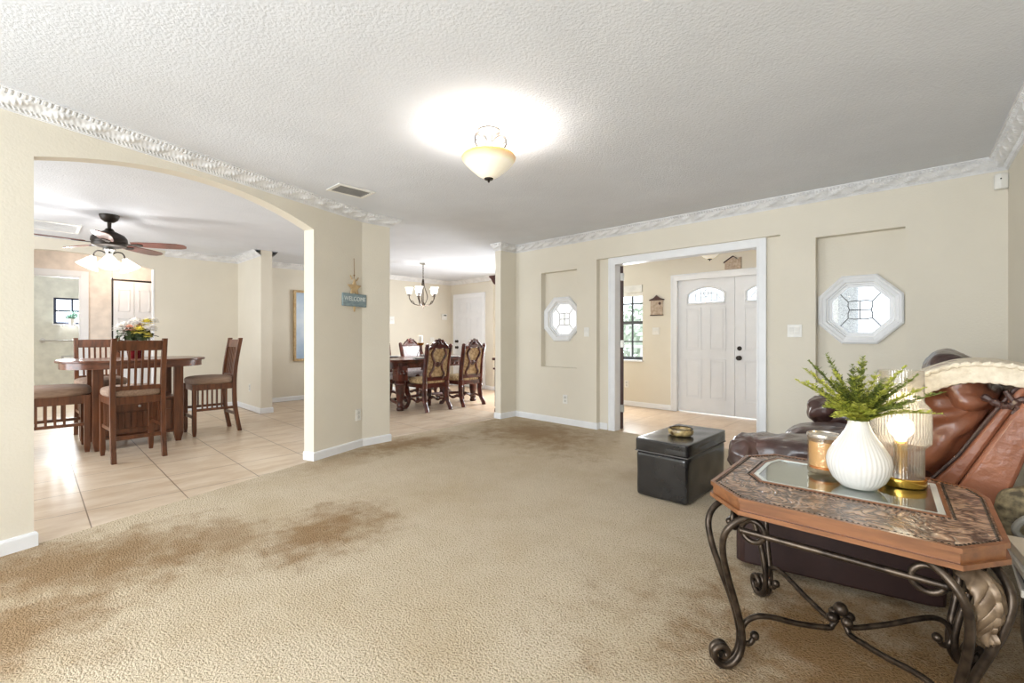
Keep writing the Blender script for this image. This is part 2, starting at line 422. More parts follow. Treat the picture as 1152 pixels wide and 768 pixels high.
# arch wall
TH = .125
apex = .166; s0, s1 = .13, 2.034; sc_ = (s0+s1)/2; hw = (s1-s0)/2
prof = [(-2.35, 0), (s0, 0), (s0, 2.153)]
for i in range(1, 32):
    u = -1+2*i/32; prof.append((sc_+hw*u, 2.153+apex*(1-u*u)))
prof += [(s1, 2.153), (s1, 0), (S_END, 0), (S_END, H), (-2.35, H)]
mb = MB()
n_ = len(prof); vs = [LP(s, 0, z) for s, z in prof]+[LP(s, -TH, z) for s, z in prof]
mb.add(vs, [list(range(n_)), [n_+i for i in range(n_)][::-1]]+[(i, n_+i, n_+(i+1) % n_, (i+1) % n_) for i in range(n_)])
mb.prism([(BEND.x, BEND.y), (PEND.x, PEND.y), (PEND.x-TH-.01, PEND.y), Vector(LP(S_END, -TH))[:2]], 0, H)
struct('wall_left', mb, WALL, 'cream wall with wide arched opening to the kitchen', smooth=20)
# back wall: cell grid with recesses and holes
YB, YBB = 4.86, 5.03
NL, NR = (-4.057, -3.46, .743, 2.026), (-.853, -.24, .743, 2.045)
def wall_cells(xs, zs, depth, ya, yb):
    mb = MB(); D = [[depth((xs[i]+xs[i+1])/2, (zs[j]+zs[j+1])/2) for j in range(len(zs)-1)] for i in range(len(xs)-1)]
    for i in range(len(xs)-1):
        for j in range(len(zs)-1):
            d = D[i][j]; x0, x1, z0, z1 = xs[i], xs[i+1], zs[j], zs[j+1]
            if d is not None and d != 'skip': mb.add([(x0, d, z0), (x1, d, z0), (x1, d, z1), (x0, d, z1)], [(0, 1, 2, 3)])
            if d is not None: mb.add([(x0, yb, z0), (x1, yb, z0), (x1, yb, z1), (x0, yb, z1)], [(3, 2, 1, 0)]) if d != 'skip' else None
            for (ii, jj, e) in ((i+1, j, ((x1, z0), (x1, z1))), (i, j+1, ((x0, z1), (x1, z1)))):
                if ii >= len(xs)-1 or jj >= len(zs)-1: continue
                q = D[ii][jj]
                a = yb if d is None else (YB+.09 if d == 'skip' else d); b = yb if q is None else (YB+.09 if q == 'skip' else q)
                if a != b:
                    (xa, za), (xb, zb) = e
                    mb.add([(xa, a, za), (xb, a, zb), (xb, b, zb), (xa, b, za)], [(0, 1, 2, 3)])
    return mb
OPL, OPR, OPT = -2.95, -1.335, 2.05
def dep(x, z):
    for n in (NL, NR):
        if n[0] < x < n[1] and n[2] < z < n[3]:
            return 'skip' if 1.09 < z < 1.69 else YB+.09
    if OPL < x < OPR and z < OPT: return None
    if -3.16 < x < -1.135 and z < 2.115: return YB+.07
    return YB
xs = [-4.66, NL[0], NL[1], -3.16, OPL, OPR, -1.135, NR[0], NR[1], .34]
zs = [0, .743, 1.09, 1.69, 2.026, 2.045, OPT, 2.115, H]
mb = wall_cells(xs, zs, dep, YB, YBB)
def octring(mb, cx, cz, R, x0, x1, z0, z1, y, yb):
    # flat wall around an octagonal hole, plus the hole's sides
    k = R*.4142
    o = [(cx-k, cz-R), (cx+k, cz-R), (cx+R, cz-k), (cx+R, cz+k), (cx+k, cz+R), (cx-k, cz+R), (cx-R, cz+k), (cx-R, cz-k)]
    r = [(cx-k, z0), (cx+k, z0), (x1, cz-k), (x1, cz+k), (cx+k, z1), (cx-k, z1), (x0, cz+k), (x0, cz-k)]
    cor = {1: (x1, z0), 3: (x1, z1), 5: (x0, z1), 7: (x0, z0)}
    for i in range(8):
        j = (i+1) % 8
        for yy in (y, yb):
            if i in cor: mb.add([(p[0], yy, p[1]) for p in (o[i], r[i], cor[i], r[j], o[j])], [(0, 1, 2, 3, 4)])
            else: mb.add([(p[0], yy, p[1]) for p in (o[i], r[i], r[j], o[j])], [(0, 1, 2, 3)])
        mb.add([(o[i][0], y, o[i][1]), (o[j][0], y, o[j][1]), (o[j][0], yb, o[j][1]), (o[i][0], yb, o[i][1])], [(0, 1, 2, 3)])
CZ = 1.39
for nn in (NL, NR):
    octring(mb, (nn[0]+nn[1])/2, CZ, .235, nn[0], nn[1], 1.09, 1.69, YB+.09, YBB)
mb.box(-4.66, .5, YBB, YBB+.0005, H-.001, H)
struct('wall_back', mb, WALL, 'cream back wall with recessed niches and entry opening', smooth=0, solid=None)
# stub column, right, rear and outer walls
mb = MB(); mb.box(-4.645, -4.535, 4.55, 4.9, 0, H); struct('wall_column', mb, WALL, 'short cream wall stub at the dining opening', smooth=0)
mb = MB(); mb.prism([(RX(-2.4), -2.4), (RX(-2.4)+.12, -2.4), (RX(5.03)+.12, 5.03), (RX(5.03), 5.03)], 0, H); struct('wall_right', mb, WALL, 'cream right wall behind the recliner', smooth=0)
mb = MB()
for x0, x1, z0, z1 in ((-11.95, -7.65, 0, H), (-7.65, -4.95, 2.15, H), (-4.95, -2.75, 0, H), (-2.75, .35, 0, .3), (-2.75, .35, 2.3, H), (.35, .8, 0, H)): mb.box(x0, x1, -2.4, -2.28, z0, z1)
struct('wall_rear', mb, WALL, smooth=0)
# wall at the far side of kitchen and dining, with arched hall opening
XW = -8.55
prof = [(1.27, 0), (1.27, 2.15)]
for i in range(1, 24):
    u = 1-2*i/24; prof.append((.3+.97*u, 2.15+.15*(1-u*u)))
prof += [(-.67, 2.15), (-.67, 0), (-2.3, 0), (-2.3, H), (7.0, H), (7.0, 0)]
mb = MB(); mb.prism(prof, XW-.12, XW, axis='x'); struct('wall_far', mb, WALL, 'cream far wall of kitchen and dining with arched hall opening', smooth=20)
mb = MB(); mb.box(XW, -7.45, 2.385, 2.545, 0, H); struct('wall_partition', mb, WALL, 'short cream partition beside the kitchen table', smooth=0)
# dining and foyer front wall with window, front doors
YF = 6.9
FW = (-4.4, -3.603, .768, 2.0)
def dep2(x, z):
    if FW[0] < x < FW[1] and FW[2] < z < FW[3]: return None
    if -3.04 < x < -1.34 and z < 2.03: return None
    if -6.3 < x < -5.1 and .55 < z < 2.05: return None
    return YF
mb = wall_cells([XW-.1, -6.3, -5.1, FW[0], FW[1], -3.04, -1.34, -.9], [0, .55, FW[2], FW[3], 2.03, 2.05, H], dep2, YF, YF+.12)
struct('wall_front', mb, WALL, 'cream front wall of entry and dining room', smooth=0, solid=None)
mb = MB(); mb.box(-4.66, -4.54, 5.03, YF, 0, H); mb.box(-1.15, -1.03, 5.03, YF, 0, H); struct('wall_foyer', mb, WALL, smooth=0)
# dining pilaster
mb = MB(); mb.box(-7.17, -7.05, YF-.06, YF, 0, H); struct('trim_1', mb, WALL, 'narrow cream pilaster beside the dining room door', smooth=0)
# hall behind arch
XH = -9.5
def cellsx(X, ys, zs, hole, th):
    mb = MB()
    for i in range(len(ys)-1):
        for j in range(len(zs)-1):
            y, z = (ys[i]+ys[i+1])/2, (zs[j]+zs[j+1])/2
            if not hole(y, z): mb.box(X-th, X, ys[i], ys[i+1], zs[j], zs[j+1])
    return mb
mb = cellsx(XH, [-2.3, -.25, .53, .9, 1.6, 2.6], [0, 2.05, H], lambda y, z: z < 2.05 and (-.25 < y < .53), .1)
mb.box(XH, XW-.12, 2.5, 2.6, 0, H)
struct('wall_hall', mb, WALLW, 'warm cream hall wall behind the arched opening', smooth=0)
mb = cellsx(-11.8, [-1.2, .3, .95, 1.7], [0, 1.385, 1.865, H], lambda y, z: 1.385 < z < 1.865 and .3 < y < .95, .1)
mb.box(-11.8, XH-.1, 1.6, 1.7, 0, H); mb.box(-11.8, XH-.1, -1.3, -1.2, 0, H)
struct('wall_bathroom', mb, WALLG, 'pale bathroom wall seen through the hall doorway', smooth=0)

# ------------------------------------------------------------------ mouldings
def sweep(path, prof, step, disp=None, side=1, closed_ends=True):
    # path: list of 2D points, room on the left*side; prof: (d, z)
    P = [Vector((p[0], p[1])) for p in path]; m = len(P); nrm = []
    for i in range(m-1):
        d = (P[i+1]-P[i]).normalized(); nrm.append(Vector((-d.y, d.x))*side)
    mit = []
    for i in range(m):
        if i == 0: mit.append(nrm[0])
        elif i == m-1: mit.append(nrm[-1])
        else:
            b = (nrm[i-1]+nrm[i]); b = b/b.length_squared*2 if b.length > 1e-6 else nrm[i]; mit.append(b)
    mb = MB(); rows = []; s = 0
    for i in range(m-1):
        L = (P[i+1]-P[i]).length; k = max(1, int(L/step))
        for q in range(k+(1 if i == m-2 else 0)):
            t = q/k; row = []
            for (d, z) in prof:
                dd, zz = d, z
                if disp:
                    e = disp(s+t*L, d, z); dd += e*.7; zz -= e*.7
                a = P[i]+mit[i]*dd; b = P[i+1]+mit[i+1]*dd; c = a.lerp(b, t); row.append((c.x, c.y, zz))
            rows.append(row)
        s += L
    n = len(prof); vs = [v for r in rows for v in r]
    fs = [(a*n+j, a*n+j+1, (a+1)*n+j+1, (a+1)*n+j) for a in range(len(rows)-1) for j in range(n-1)]
    fs += [list(range(n)), [(len(rows)-1)*n+j for j in range(n)][::-1]]
    mb.add(vs, fs); return mb
CP = [(.105, H), (.105, H-.007), (.098, H-.008), (.095, H-.013), (.088, H-.018), (.081, H-.023), (.078, H-.026), (.073, H-.03), (.067, H-.035), (.061, H-.039), (.055, H-.044), (.049, H-.049), (.043, H-.053), (.037, H-.058), (.031, H-.062), (.027, H-.065), (.024, H-.068), (.019, H-.072), (.015, H-.077), (.012, H-.08), (.007, H-.082), (.006, H-.087), (0, H-.089)]
def orn(s, d, z):
    if .079 < d < .096: return .006*(1 if (s/.026) % 1 < .55 else -1)       # dentils
    if .028 < d < .079:                                                       # running leaf scroll
        u = (s/.17) % 1; t = (d-.028)/.051
        body = math.sin(PI*t)
        curl = math.cos(2*PI*(u-.45*t))
        lobes = .5+.5*math.cos(2*PI*(s/.0285+t*.9))
        return body*(.016*max(-.35, curl)*(.35+.65*lobes))+.002
    if .014 < d < .028: return .005*math.sin(2*PI*(s/.022+d*50))             # rope
    return 0
CROWN = M('white_plaster', (236, 236, 237), .55)
mb = sweep([LP(-2.2)[:2], BEND[:2], PEND[:2], (PEND.x-.13, PEND.y)], CP, .006, orn, side=-1)
struct('trim_2', mb, CROWN, 'ornate white crown moulding above the arch', smooth=50, solid=None)
mb = sweep([(-4.645, 4.55), (-4.535, 4.55), (-4.535, YB), (RX(YB), YB), (RX(-1.5), -1.5)], CP, .006, orn, side=-1)
struct('trim_3', mb, CROWN, 'ornate white crown moulding along back and right walls', smooth=50, solid=None)
CP2 = [(.09, H), (.09, H-.01), (.07, H-.02), (.04, H-.045), (.02, H-.07), (.012, H-.085), (0, H-.09)]
mb = sweep([(XW, 1.4), (XW, 2.385), (-7.43, 2.385)], CP, .01, orn, side=-1); struct('trim_4', mb, CROWN, 'white crown moulding in the kitchen corner', smooth=50, solid=None)
mb = sweep([(-7.45, 2.545), (XW, 2.545), (XW, YF), (-7.17, YF), (-7.17, YF-.06), (-7.05, YF-.06), (-7.05, YF), (-4.7, YF)], CP2, .5, None, side=-1)
struct('trim_5', mb, CROWN, 'white crown moulding round the dining room', smooth=50, solid=None)
mb = sweep([(XW, 2.6), (XW, 3.6)], CP, .01, orn, side=-1); struct('trim_6', mb, CROWN, smooth=50, solid=None)
BP = [(0.0, .0), (.014, .0), (.014, .066), (.009, .078), (0, .08)]
def base(name, path, side=-1): struct(name, sweep(path, BP, 3, None, side), WHITE, smooth=0, solid=None)
base('baseboard_left', [LP(-2.3)[:2], LP(s0)[:2], LP(s0, -TH)[:2]])
base('baseboard_pier', [LP(s1, -TH)[:2], LP(s1)[:2], BEND[:2], PEND[:2], (PEND.x-.13, PEND.y)])
base('baseboard_column', [(-4.645, 4.75), (-4.645, 4.55), (-4.535, 4.55), (-4.535, YB), (-3.16, YB), (-3.16, YB+.07), (-3.045, YB+.07)])
base('baseboard_right', [(-1.25, YB+.07), (-1.135, YB+.07), (-1.135, YB), (RX(YB), YB), (RX(-1.8), -1.8)])
base('baseboard_partition', [(XW, 1.27), (XW, 2.385), (-7.45, 2.385), (-7.45, 2.545), (XW, 2.545), (XW, YF), (-8.46, YF)])
base('baseboard_dining', [(-7.34, YF), (-7.17, YF), (-7.17, YF-.06), (-7.05, YF-.06), (-7.05, YF), (-4.66, YF)])
base('baseboard_foyer', [(-4.54, YF), (-3.12, YF)])
base('baseboard_hall', [(XH, .62), (XH, .86)])

# casing round the entry opening
def casing(name, x0, x1, zt, y, w=.085, t=.022, label=None, jamb=None):
    mb = MB()
    for a, b in ((0, w), ):
        mb.box(x0-w, x0, y-t, y, 0, zt+w); mb.box(x1, x1+w, y-t, y, 0, zt+w); mb.box(x0, x1, y-t, y, zt, zt+w)
    mb.box(x0-w, x0-w+.022, y-t-.008, y-t, 0, zt+w); mb.box(x1+w-.022, x1+w, y-t-.008, y-t, 0, zt+w); mb.box(x0-w+.022, x1+w-.022, y-t-.008, y-t, zt+w-.022, zt+w)
    if jamb:
        mb.box(x0, x0+.018, y-t, y+jamb, 0, zt); mb.box(x1-.018, x1, y-t, y+jamb, 0, zt); mb.box(x0+.018, x1-.018, y-t, y+jamb, zt-.018, zt)
    return struct(name, mb, WHITE, label, smooth=0, bevel=.003)
casing('trim_7', OPL, OPR, OPT, YB+.07, w=.07, jamb=.11, label='white casing round the entry opening')
casing('trim_8', -3.04, -1.34, 2.03, YF, w=.075, jamb=.1, label='white casing round the front doors')
casing('trim_9', -8.34, -7.44, 2.04, YF, w=.09, label='white casing round the dining room door')
mb = MB()
mb.box(XH, XH+.02, .53, .62, 0, 2.14); mb.box(XH, XH+.02, -.34, -.25, 0, 2.14); mb.box(XH, XH+.02, -.25, .53, 2.05, 2.14)
mb.box(XH-.1, XH+.02, .515, .53, 0, 2.05); mb.box(XH-.1, XH+.02, -.25, .515, 2.035, 2.05)
struct('trim_10', mb, WHITE, 'white casing round the bathroom doorway', smooth=0, bevel=.003)
mb = MB(); mb.box(XW-.125, XW+.006, 1.262, 1.276, 0, 2.15); struct('trim_11', mb, WHITE, 'white strip painting in the lit edge of the hall arch jamb', smooth=0)  # lit face of the jamb put in as white colour

# ------------------------------------------------------------------ doors
def panel_relief(mb, x0, x1, z0, z1, y, w=.018, h=.008):
    # raised moulding ring + slightly raised field, facing -Y
    for a, b, c, d in ((x0, x1, z0, z0+w), (x0, x1, z1-w, z1), (x0, x0+w, z0+w, z1-w), (x1-w, x1, z0+w, z1-w)):
        mb.box(a, b, y-h, y, c, d)
    mb.prism([(x0+w*2.2, z0+w*2.2), (x1-w*2.2, z0+w*2.2), (x1-w*2.2, z1-w*2.2), (x0+w*2.2, z1-w*2.2)], y-h*.7, y, axis='y')
def front_door(name, x0, x1, label, handed):
    r = sroot(name, ((x0+x1)/2, YF+.06, 0), label)
    w = x1-x0; ya, yb = YF+.035, YF+.075
    g0, g1 = x0+.16, x1-.15; zb, zs_, za = 1.665, 1.795, 1.885
    mb = MB(); mb.box(x0, x1, ya, yb, .012, zb); mb.box(x0, g0, ya, yb, zb, 2.025); mb.box(g1, x1, ya, yb, zb, 2.025)
    top = [(g0, 2.025), (g0, zs_)]+[(g0+(g1-g0)*i/12, zs_+(za-zs_)*(1-(2*i/12-1)**2)) for i in range(1, 12)]+[(g1, zs_), (g1, 2.025)]
    mb.prism(top, ya, yb, axis='y')
    obj('door_slab', mb, DOORW, r, world=True, smooth=0)
    mb = MB(); xm = (x0+x1)/2
    for a, b in ((x0+.12, xm-.06), (xm+.06, x1-.12)):
        panel_relief(mb, a, b, .95, 1.59, ya); panel_relief(mb, a, b, .22, .82, ya)
    obj('raised_panels', mb, DOORW, r, world=True, smooth=0, bevel=.003)
    arc = [(g0-.02, zb-.02), (g0-.02, zs_)]+[(g0-.02+(g1-g0+.04)*i/14, zs_+.006+(za-zs_+.012)*(1-(2*i/14-1)**2)) for i in range(1, 14)]+[(g1+.02, zs_), (g1+.02, zb-.02)]
    mb = MB(); mb.tube([(x, ya-.004, z) for x, z in arc], .014, 6, closed=True); obj('light_frame', mb, DOORW, r, world=True)
    pane = [(g0, zb), (g0, zs_)]+[(g0+(g1-g0)*i/12, zs_+(za-zs_)*(1-(2*i/12-1)**2)) for i in range(1, 12)]+[(g1, zs_), (g1, zb)]
    mb = MB(); mb.prism(pane, ya+.015, ya+.021, axis='y'); obj('glass_pane', mb, FROST, r, world=True, smooth=0)
    mb = MB(); gx = lambda t: g0+(g1-g0)*t
    for p in (((.2, 1.69), (.2, 1.80), (.8, 1.80), (.8, 1.69), (.2, 1.69)), ((.35, 1.69), (.35, 1.85)), ((.65, 1.69), (.65, 1.85)), ((.35, 1.74), (.65, 1.74)), ((.08, 1.70), (.2, 1.78)), ((.92, 1.70), (.8, 1.78)), ((.42, 1.80), (.5, 1.86), (.58, 1.80), (.5, 1.74), (.42, 1.80))):
        for q in range(len(p)-1): mb.tube([(gx(p[q][0]), ya+.012, p[q][1]), (gx(p[q+1][0]), ya+.012, p[q+1][1])], .0045, 5)
    obj('lead_came', mb, STEEL, r, world=True)
    if handed:
        for z in (.985, .85):
            mb = MB(); c = (x0+.06, ya, z); rot = Matrix.Translation(c) @ Matrix.Rotation(PI/2, 4, 'X')
            mb.lathe([(.034, 0), (.034, .006), (.02, .01), (.014, .03), (.03, .042), (.033, .055), (.024, .066), (0, .07)] if z < .9 else [(.032, 0), (.03, .01), (.022, .014), (0, .016)], n=20, mat=rot)
            obj('door_knob' if z < .9 else 'deadbolt', mb, DARK, r, world=True)
    return r
front_door('door_1', -3.02, -2.195, 'white front door leaf with arched glass light', False)
front_door('door_2', -2.19, -1.36, 'white front door leaf with dark knob and deadbolt', True)
# dining room door
r = sroot('door_3', (-7.89, YF, 0), 'white panelled door of the dining room')
mb = MB(); mb.box(-8.34, -7.44, YF-.02, YF-.002, .012, 2.04); obj('door_slab', mb, DOORW, r, world=True, smooth=0)
mb = MB()
for a, b in ((-8.22, -7.94), (-7.84, -7.56)):
    for c, d in ((1.68, 1.92), (.98, 1.58), (.2, .85)): panel_relief(mb, a, b, c, d, YF-.02)
obj('raised_panels', mb, DOORW, r, world=True, smooth=0, bevel=.003)
for z in (.9, 1.04):
    mb = MB(); mb.lathe([(.034, 0), (.034, .006), (.015, .012), (.014, .03), (.03, .042), (.03, .058), (0, .066)], n=16, mat=Matrix.Translation((-8.28, YF-.02, z)) @ Matrix.Rotation(PI/2, 4, 'X')); obj('door_knob' if z < 1 else 'deadbolt', mb, DARK, r, world=True)
# closet bifold in the hall
r = sroot('door_4', (XH, 1.25, 0), 'white bifold closet door in the hall')
for k, (a, b) in enumerate(((.905, 1.155), (1.16, 1.41), )):
    mb = MB(); mb.box(XH+.004, XH+.032, a, b, .012, 2.03)
    for c, d in ((1.55, 1.9), (.85, 1.45), (.15, .75)):
        for (p0, p1, q0, q1) in ((a+.05, b-.05, c, c+.016), (a+.05, b-.05, d-.016, d), (a+.05, a+.066, c, d), (b-.066, b-.05, c, d)): mb.box(XH+.032, XH+.04, p0, p1, q0, q1)
    obj('door_leaf', mb, DOORW, r, world=True, smooth=0, bevel=.002)
mb = MB(); mb.box(XH+.002, XH+.02, .885, .903, 0, 2.06); mb.box(XH+.002, XH+.02, .885, 1.42, 2.035, 2.06); obj('track', mb, DARK, r, world=True, smooth=0)
# open dark door of the entry
ang = math.atan2(.858, -.513)
r = sroot('door_5', (-2.922, 5.055, 0), 'dark brown entry door folded open, seen on edge'); r.rotation_euler = (0, 0, ang)
mb = MB(); mb.box(0, .78, -.02, .02, .012, 2.03); mb.box(.1, .36, -.026, .026, 1.1, 1.9); mb.box(.42, .68, -.026, .026, 1.1, 1.9); mb.box(.1, .68, -.026, .026, .2, .95)
obj('door_slab', mb, DKBROWN, r, smooth=0, bevel=.003)
for z in (.22, 1.02, 1.85):
    mb = MB(); mb.lathe([(.006, 0), (.007, .0), (.007, .09), (0, .095)], c=(-.008, -.024, z), n=10); mb.box(-.003, 0, -.03, .016, z, z+.09); obj('hinge', mb, STEEL, r)

# ------------------------------------------------------------------ windows
def octagon(name, cx, label, glass):
    r = sroot(name, (cx, YB+.09, CZ), label)
    def ring(R): k = R*.4142; return [(cx-k, CZ-R), (cx+k, CZ-R), (cx+R, CZ-k), (cx+R, CZ+k), (cx+k, CZ+R), (cx-k, CZ+R), (cx-R, CZ+k), (cx-R, CZ-k)]
    def steps(st):
        mb = MB(); vs = []; fs = []
        for R, y in st: vs += [(p[0], y, p[1]) for p in ring(R)]
        for a in range(len(st)-1):
            for i in range(8): fs.append((a*8+i, a*8+(i+1) % 8, (a+1)*8+(i+1) % 8, (a+1)*8+i))
        mb.add(vs, fs); return mb
    y0 = YB+.09
    mb = steps([(.296, y0), (.296, y0-.03), (.282, y0-.042), (.268, y0-.036), (.262, y0-.028), (.24, y0-.02), (.236, y0-.005), (.236, y0+.03)])
    obj('outer_frame', mb, WHITE, r, world=True, smooth=0)
    mb = steps([(.236, y0+.01), (.225, y0+.01), (.222, y0+.03), (.2, y0+.034), (.2, y0+.06)])
    obj('inner_frame', mb, WHITE, r, world=True, smooth=0)
    mb = MB(); mb.prism(ring(.203), y0+.045, y0+.051, axis='y'); obj('glass_pane', mb, glass, r, world=True, smooth=0)
    mb = MB(); yy = y0+.043; R = .2; k = R*.4142; q = .085
    def ln(pts): mb.tube([(cx+a, yy, CZ+b) for a, b in pts], .0035, 5)
    # petal-shaped diamond of four small panes, rays to the corners
    for sx in (-1, 1):
        for sz in (-1, 1):
            ln([(0, sz*q*.92), (sx*q*.5, sz*q*.96), (sx*q, sz*q*.85), (sx*q*1.02, sz*q*.4), (sx*q*.9, 0)])
            ln([(sx*q, sz*q*.85), (sx*(R+k)/2, sz*(R+k)/2)])
    ln([(-q*.9, 0), (q*.9, 0)]); ln([(0, -q*.92), (0, q*.92)])
    obj('lead_came', mb, DARK, r, world=True)
    return r
octagon('window_1', (NL[0]+NL[1])/2, 'white octagonal leaded window in the narrow niche', FROSTW)
octagon('window_2', (NR[0]+NR[1])/2, 'white octagonal leaded window in the wide right niche', FROST)
# foyer window
r = sroot('window_3', ((FW[0]+FW[1])/2, YF, FW[2]), 'gridded window beside the front doors')
x0, x1, z0, z1 = FW
mb = MB(); mb.box(x0-.02, x1+.005, YF-.03, YF+.1, z0-.03, z0); obj('window_sill', mb, WHITE, r, world=True, smooth=0, bevel=.004)
mb = MB()
for a, b, c, d in ((x0, x1, z0, z0+.05), (x0, x1, 1.36, 1.41), (x0, x0+.03, z0, z1), (x0, x1, z1-.02, z1)): mb.box(a, b, YF+.05, YF+.08, c, d)
for z in (1.07, 1.7): mb.box(x0, x1, YF+.055, YF+.075, z-.01, z+.01)
for xx in (-3.82, -4.03, -4.24): mb.box(xx-.013, xx+.013, YF+.055, YF+.075, z0, z1)
obj('window_frame', mb, M('window_bronze', (84, 88, 92), .5, .3), r, world=True, smooth=0)
mb = MB(); mb.box(x0, x1, YF+.062, YF+.066, z0, z1); obj('glass_pane', mb, GLASS, r, world=True, smooth=0)
mb = MB(); mb.box(x0, x1-.005, YF-.012, YF+.03, 1.885, 2.0); mb.box(x0, x1-.005, YF-.016, YF-.012, 1.89, 1.925); obj('blind_headrail', mb, PLAST, r, world=True, smooth=0, bevel=.003)
mb = MB(); mb.box(x0, x1, YF+.01, YF+.016, 1.82, 1.89); obj('blind_stack', mb, PLAST, r, world=True, smooth=0)
# bathroom window
r = sroot('window_4', (-11.8, .62, 1.385), 'small dark gridded bathroom window')
mb = MB(); FR = M('window_navy', (58, 66, 92), .5)
for a, b, c, d in ((.3, .95, 1.385, 1.42), (.3, .95, 1.835, 1.865), (.3, .335, 1.385, 1.865), (.915, .95, 1.385, 1.865), (.3, .95, 1.61, 1.64), (.535, .56, 1.385, 1.865)): mb.box(-11.86, -11.815, a, b, c, d)
obj('window_frame', mb, FR, r, world=True, smooth=0)
mb = MB(); mb.box(-11.85, -11.845, .3, .95, 1.385, 1.865); obj('glass_pane', mb, GLASS, r, world=True, smooth=0)
mb = MB(); mb.box(-11.82, -11.7, .28, .97, 1.36, 1.385); obj('window_sill', mb, WHITE, r, world=True, smooth=0)
# outdoors: porch column, railing, planting
mb = MB(); mb.box(-.86, -.70, 6.1, 6.26, -.1, 2.45); mb.box(-.9, -.66, 6.06, 6.3, 0, .12); mb.box(-.9, -.66, 6.06, 6.3, 2.3, 2.4)
tag(obj('porch_column', mb, M('porch_grey', (128, 136, 140), .7), smooth=0, bevel=.006), 'grey square porch column seen through the right octagonal window', 'column')
t = thing('porch_railing', 'white porch railing outside the gridded entry window', 'railing', (-4.4, 8.6, 0))
mb = MB(); mb.box(-1.6, 1.6, -.03, .03, .92, .98); obj('top_rail', mb, WHITE, t, smooth=0)
mb = MB(); mb.box(-1.6, 1.6, -.02, .02, .12, .17); obj('bottom_rail', mb, WHITE, t, smooth=0)
for k in range(14):
    mb = MB(); x = -1.5+k*.23; mb.box(x-.018, x+.018, -.018, .018, 0 if k in (0, 13) else .17, .92); obj('baluster', mb, WHITE, t, smooth=0)
mb = MB(); mb.box(-9, 4, 7.05, 20, -.3, -.1); struct('floor.003', mb, M('porch_concrete', (190, 190, 184), .8), smooth=0)
def leafcloud(c, r, n, size):
    mb = MB()
    for i in range(n):
        d = Vector((random.gauss(0, 1), random.gauss(0, 1), random.gauss(0, 1))).normalized()*random.uniform(.55, 1)
        p = Vector(c)+Vector((d.x*r[0], d.y*r[1], d.z*r[2])); a = d.orthogonal().normalized(); b = d.cross(a)
        th = random.uniform(0, 6.3); u = (a*math.cos(th)+b*math.sin(th)+d*.4)*size; v = (b*math.cos(th)-a*math.sin(th))*size*.45
        mb.add([p, p+u*.5+v, p+u, p+u*.5-v], [(0, 1, 2, 3)])
    return mb
t = thing('garden_shrub', 'pale green shrub beyond the porch railing', 'shrub', (-5.6, 11, -.1))
obj('foliage', leafcloud((0, 0, 1.1), (1.2, .8, 1.0), 1500, .16), M('shrub_leaf', (214, 226, 210), .7), t, smooth=0, solid=None)
mb = MB(); mb.tube([(0, 0, 0), (.03, 0, .5), (0, .03, 1.0)], [.06, .05, .03], 8); obj('stem', mb, WOOD, t)
# ------------------------------------------------------------------ ceiling fixtures
def bowl_light(name, label, x, y, z, power, sc=1, lit=.3):
    t = thing(name, label, 'ceiling light', (x, y, z))
    mb = MB(); mb.lathe([(0, 0), (.07*sc, 0), (.075*sc, -.012*sc), (.06*sc, -.025*sc), (.035*sc, -.035*sc), (.022*sc, -.06*sc), (.014*sc, -.1*sc), (.012*sc, -.17*sc), (0, -.172*sc)], n=28); obj('canopy', mb, M('pewter', (110, 110, 112), .4, .5), t)
    for k in range(3):
        a = 2*PI*k/3+.5; ca, sa = math.cos(a), math.sin(a)
        pts = spline([(ca*r*sc, sa*r*sc, zz*sc) for r, zz in ((.02, -.075), (.05, -.05), (.085, -.04), (.11, -.06), (.112, -.1), (.088, -.135), (.075, -.165))], 5)
        mb = MB(); mb.tube(pts, .0065*sc, 7); mb.torus((ca*.088*sc, sa*.088*sc, -.075*sc), .02*sc, .0045*sc, (-sa, ca, 0), 14, 6); obj('scroll_arm', mb, M('pewter', (74, 73, 74), .4, .5), t)
    prof = [(.0, -.302), (.03, -.301), (.07, -.278), (.115, -.24), (.15, -.205), (.165, -.185), (.168, -.172), (.16, -.16), (.148, -.155), (.144, -.16), (.15, -.18), (.14, -.2), (.1, -.238), (.06, -.27), (0, -.29)]
    m, n, b = newmat('alabaster_glass'); b.inputs['Roughness'].default_value = .3
    tc = N(n, 'ShaderNodeTexCoord'); sp = N(n, 'ShaderNodeSeparateXYZ'); n.links.new(tc.outputs['Object'], sp.inputs[0])
    mr = N(n, 'ShaderNodeMapRange'); mr.inputs[1].default_value = -.215*sc; mr.inputs[2].default_value = -.17*sc; n.links.new(sp.outputs[2], mr.inputs[0])
    rp = N(n, 'ShaderNodeValToRGB'); rp.color_ramp.elements[0].color = lin((250, 242, 222)); rp.color_ramp.elements[1].color = lin((214, 164, 88))
    n.links.new(mr.outputs[0], rp.inputs[0]); n.links.new(rp.outputs[0], b.inputs['Base Color']); n.links.new(rp.outputs[0], b.inputs['Emission Color']); b.inputs['Emission Strength'].default_value = lit
    mb = MB(); mb.lathe([(r*sc, zz*sc) for r, zz in prof], n=72, rib=lambda a, zz: 1+.012*abs(math.sin(a*6))); obj('glass_bowl', mb, m, t, smooth=60)
    mb = MB(); mb.lathe([(0, -.328*sc), (.004*sc, -.326*sc), (.008*sc, -.318*sc), (.006*sc, -.312*sc), (.026*sc, -.308*sc), (.03*sc, -.3*sc), (.02*sc, -.292*sc), (0, -.29*sc)], n=20); obj('finial', mb, DARK, t)
    l = point(name+'_lamp', (x, y, z-.205*sc), power, (1, .97, .93), .09*sc)
    return t
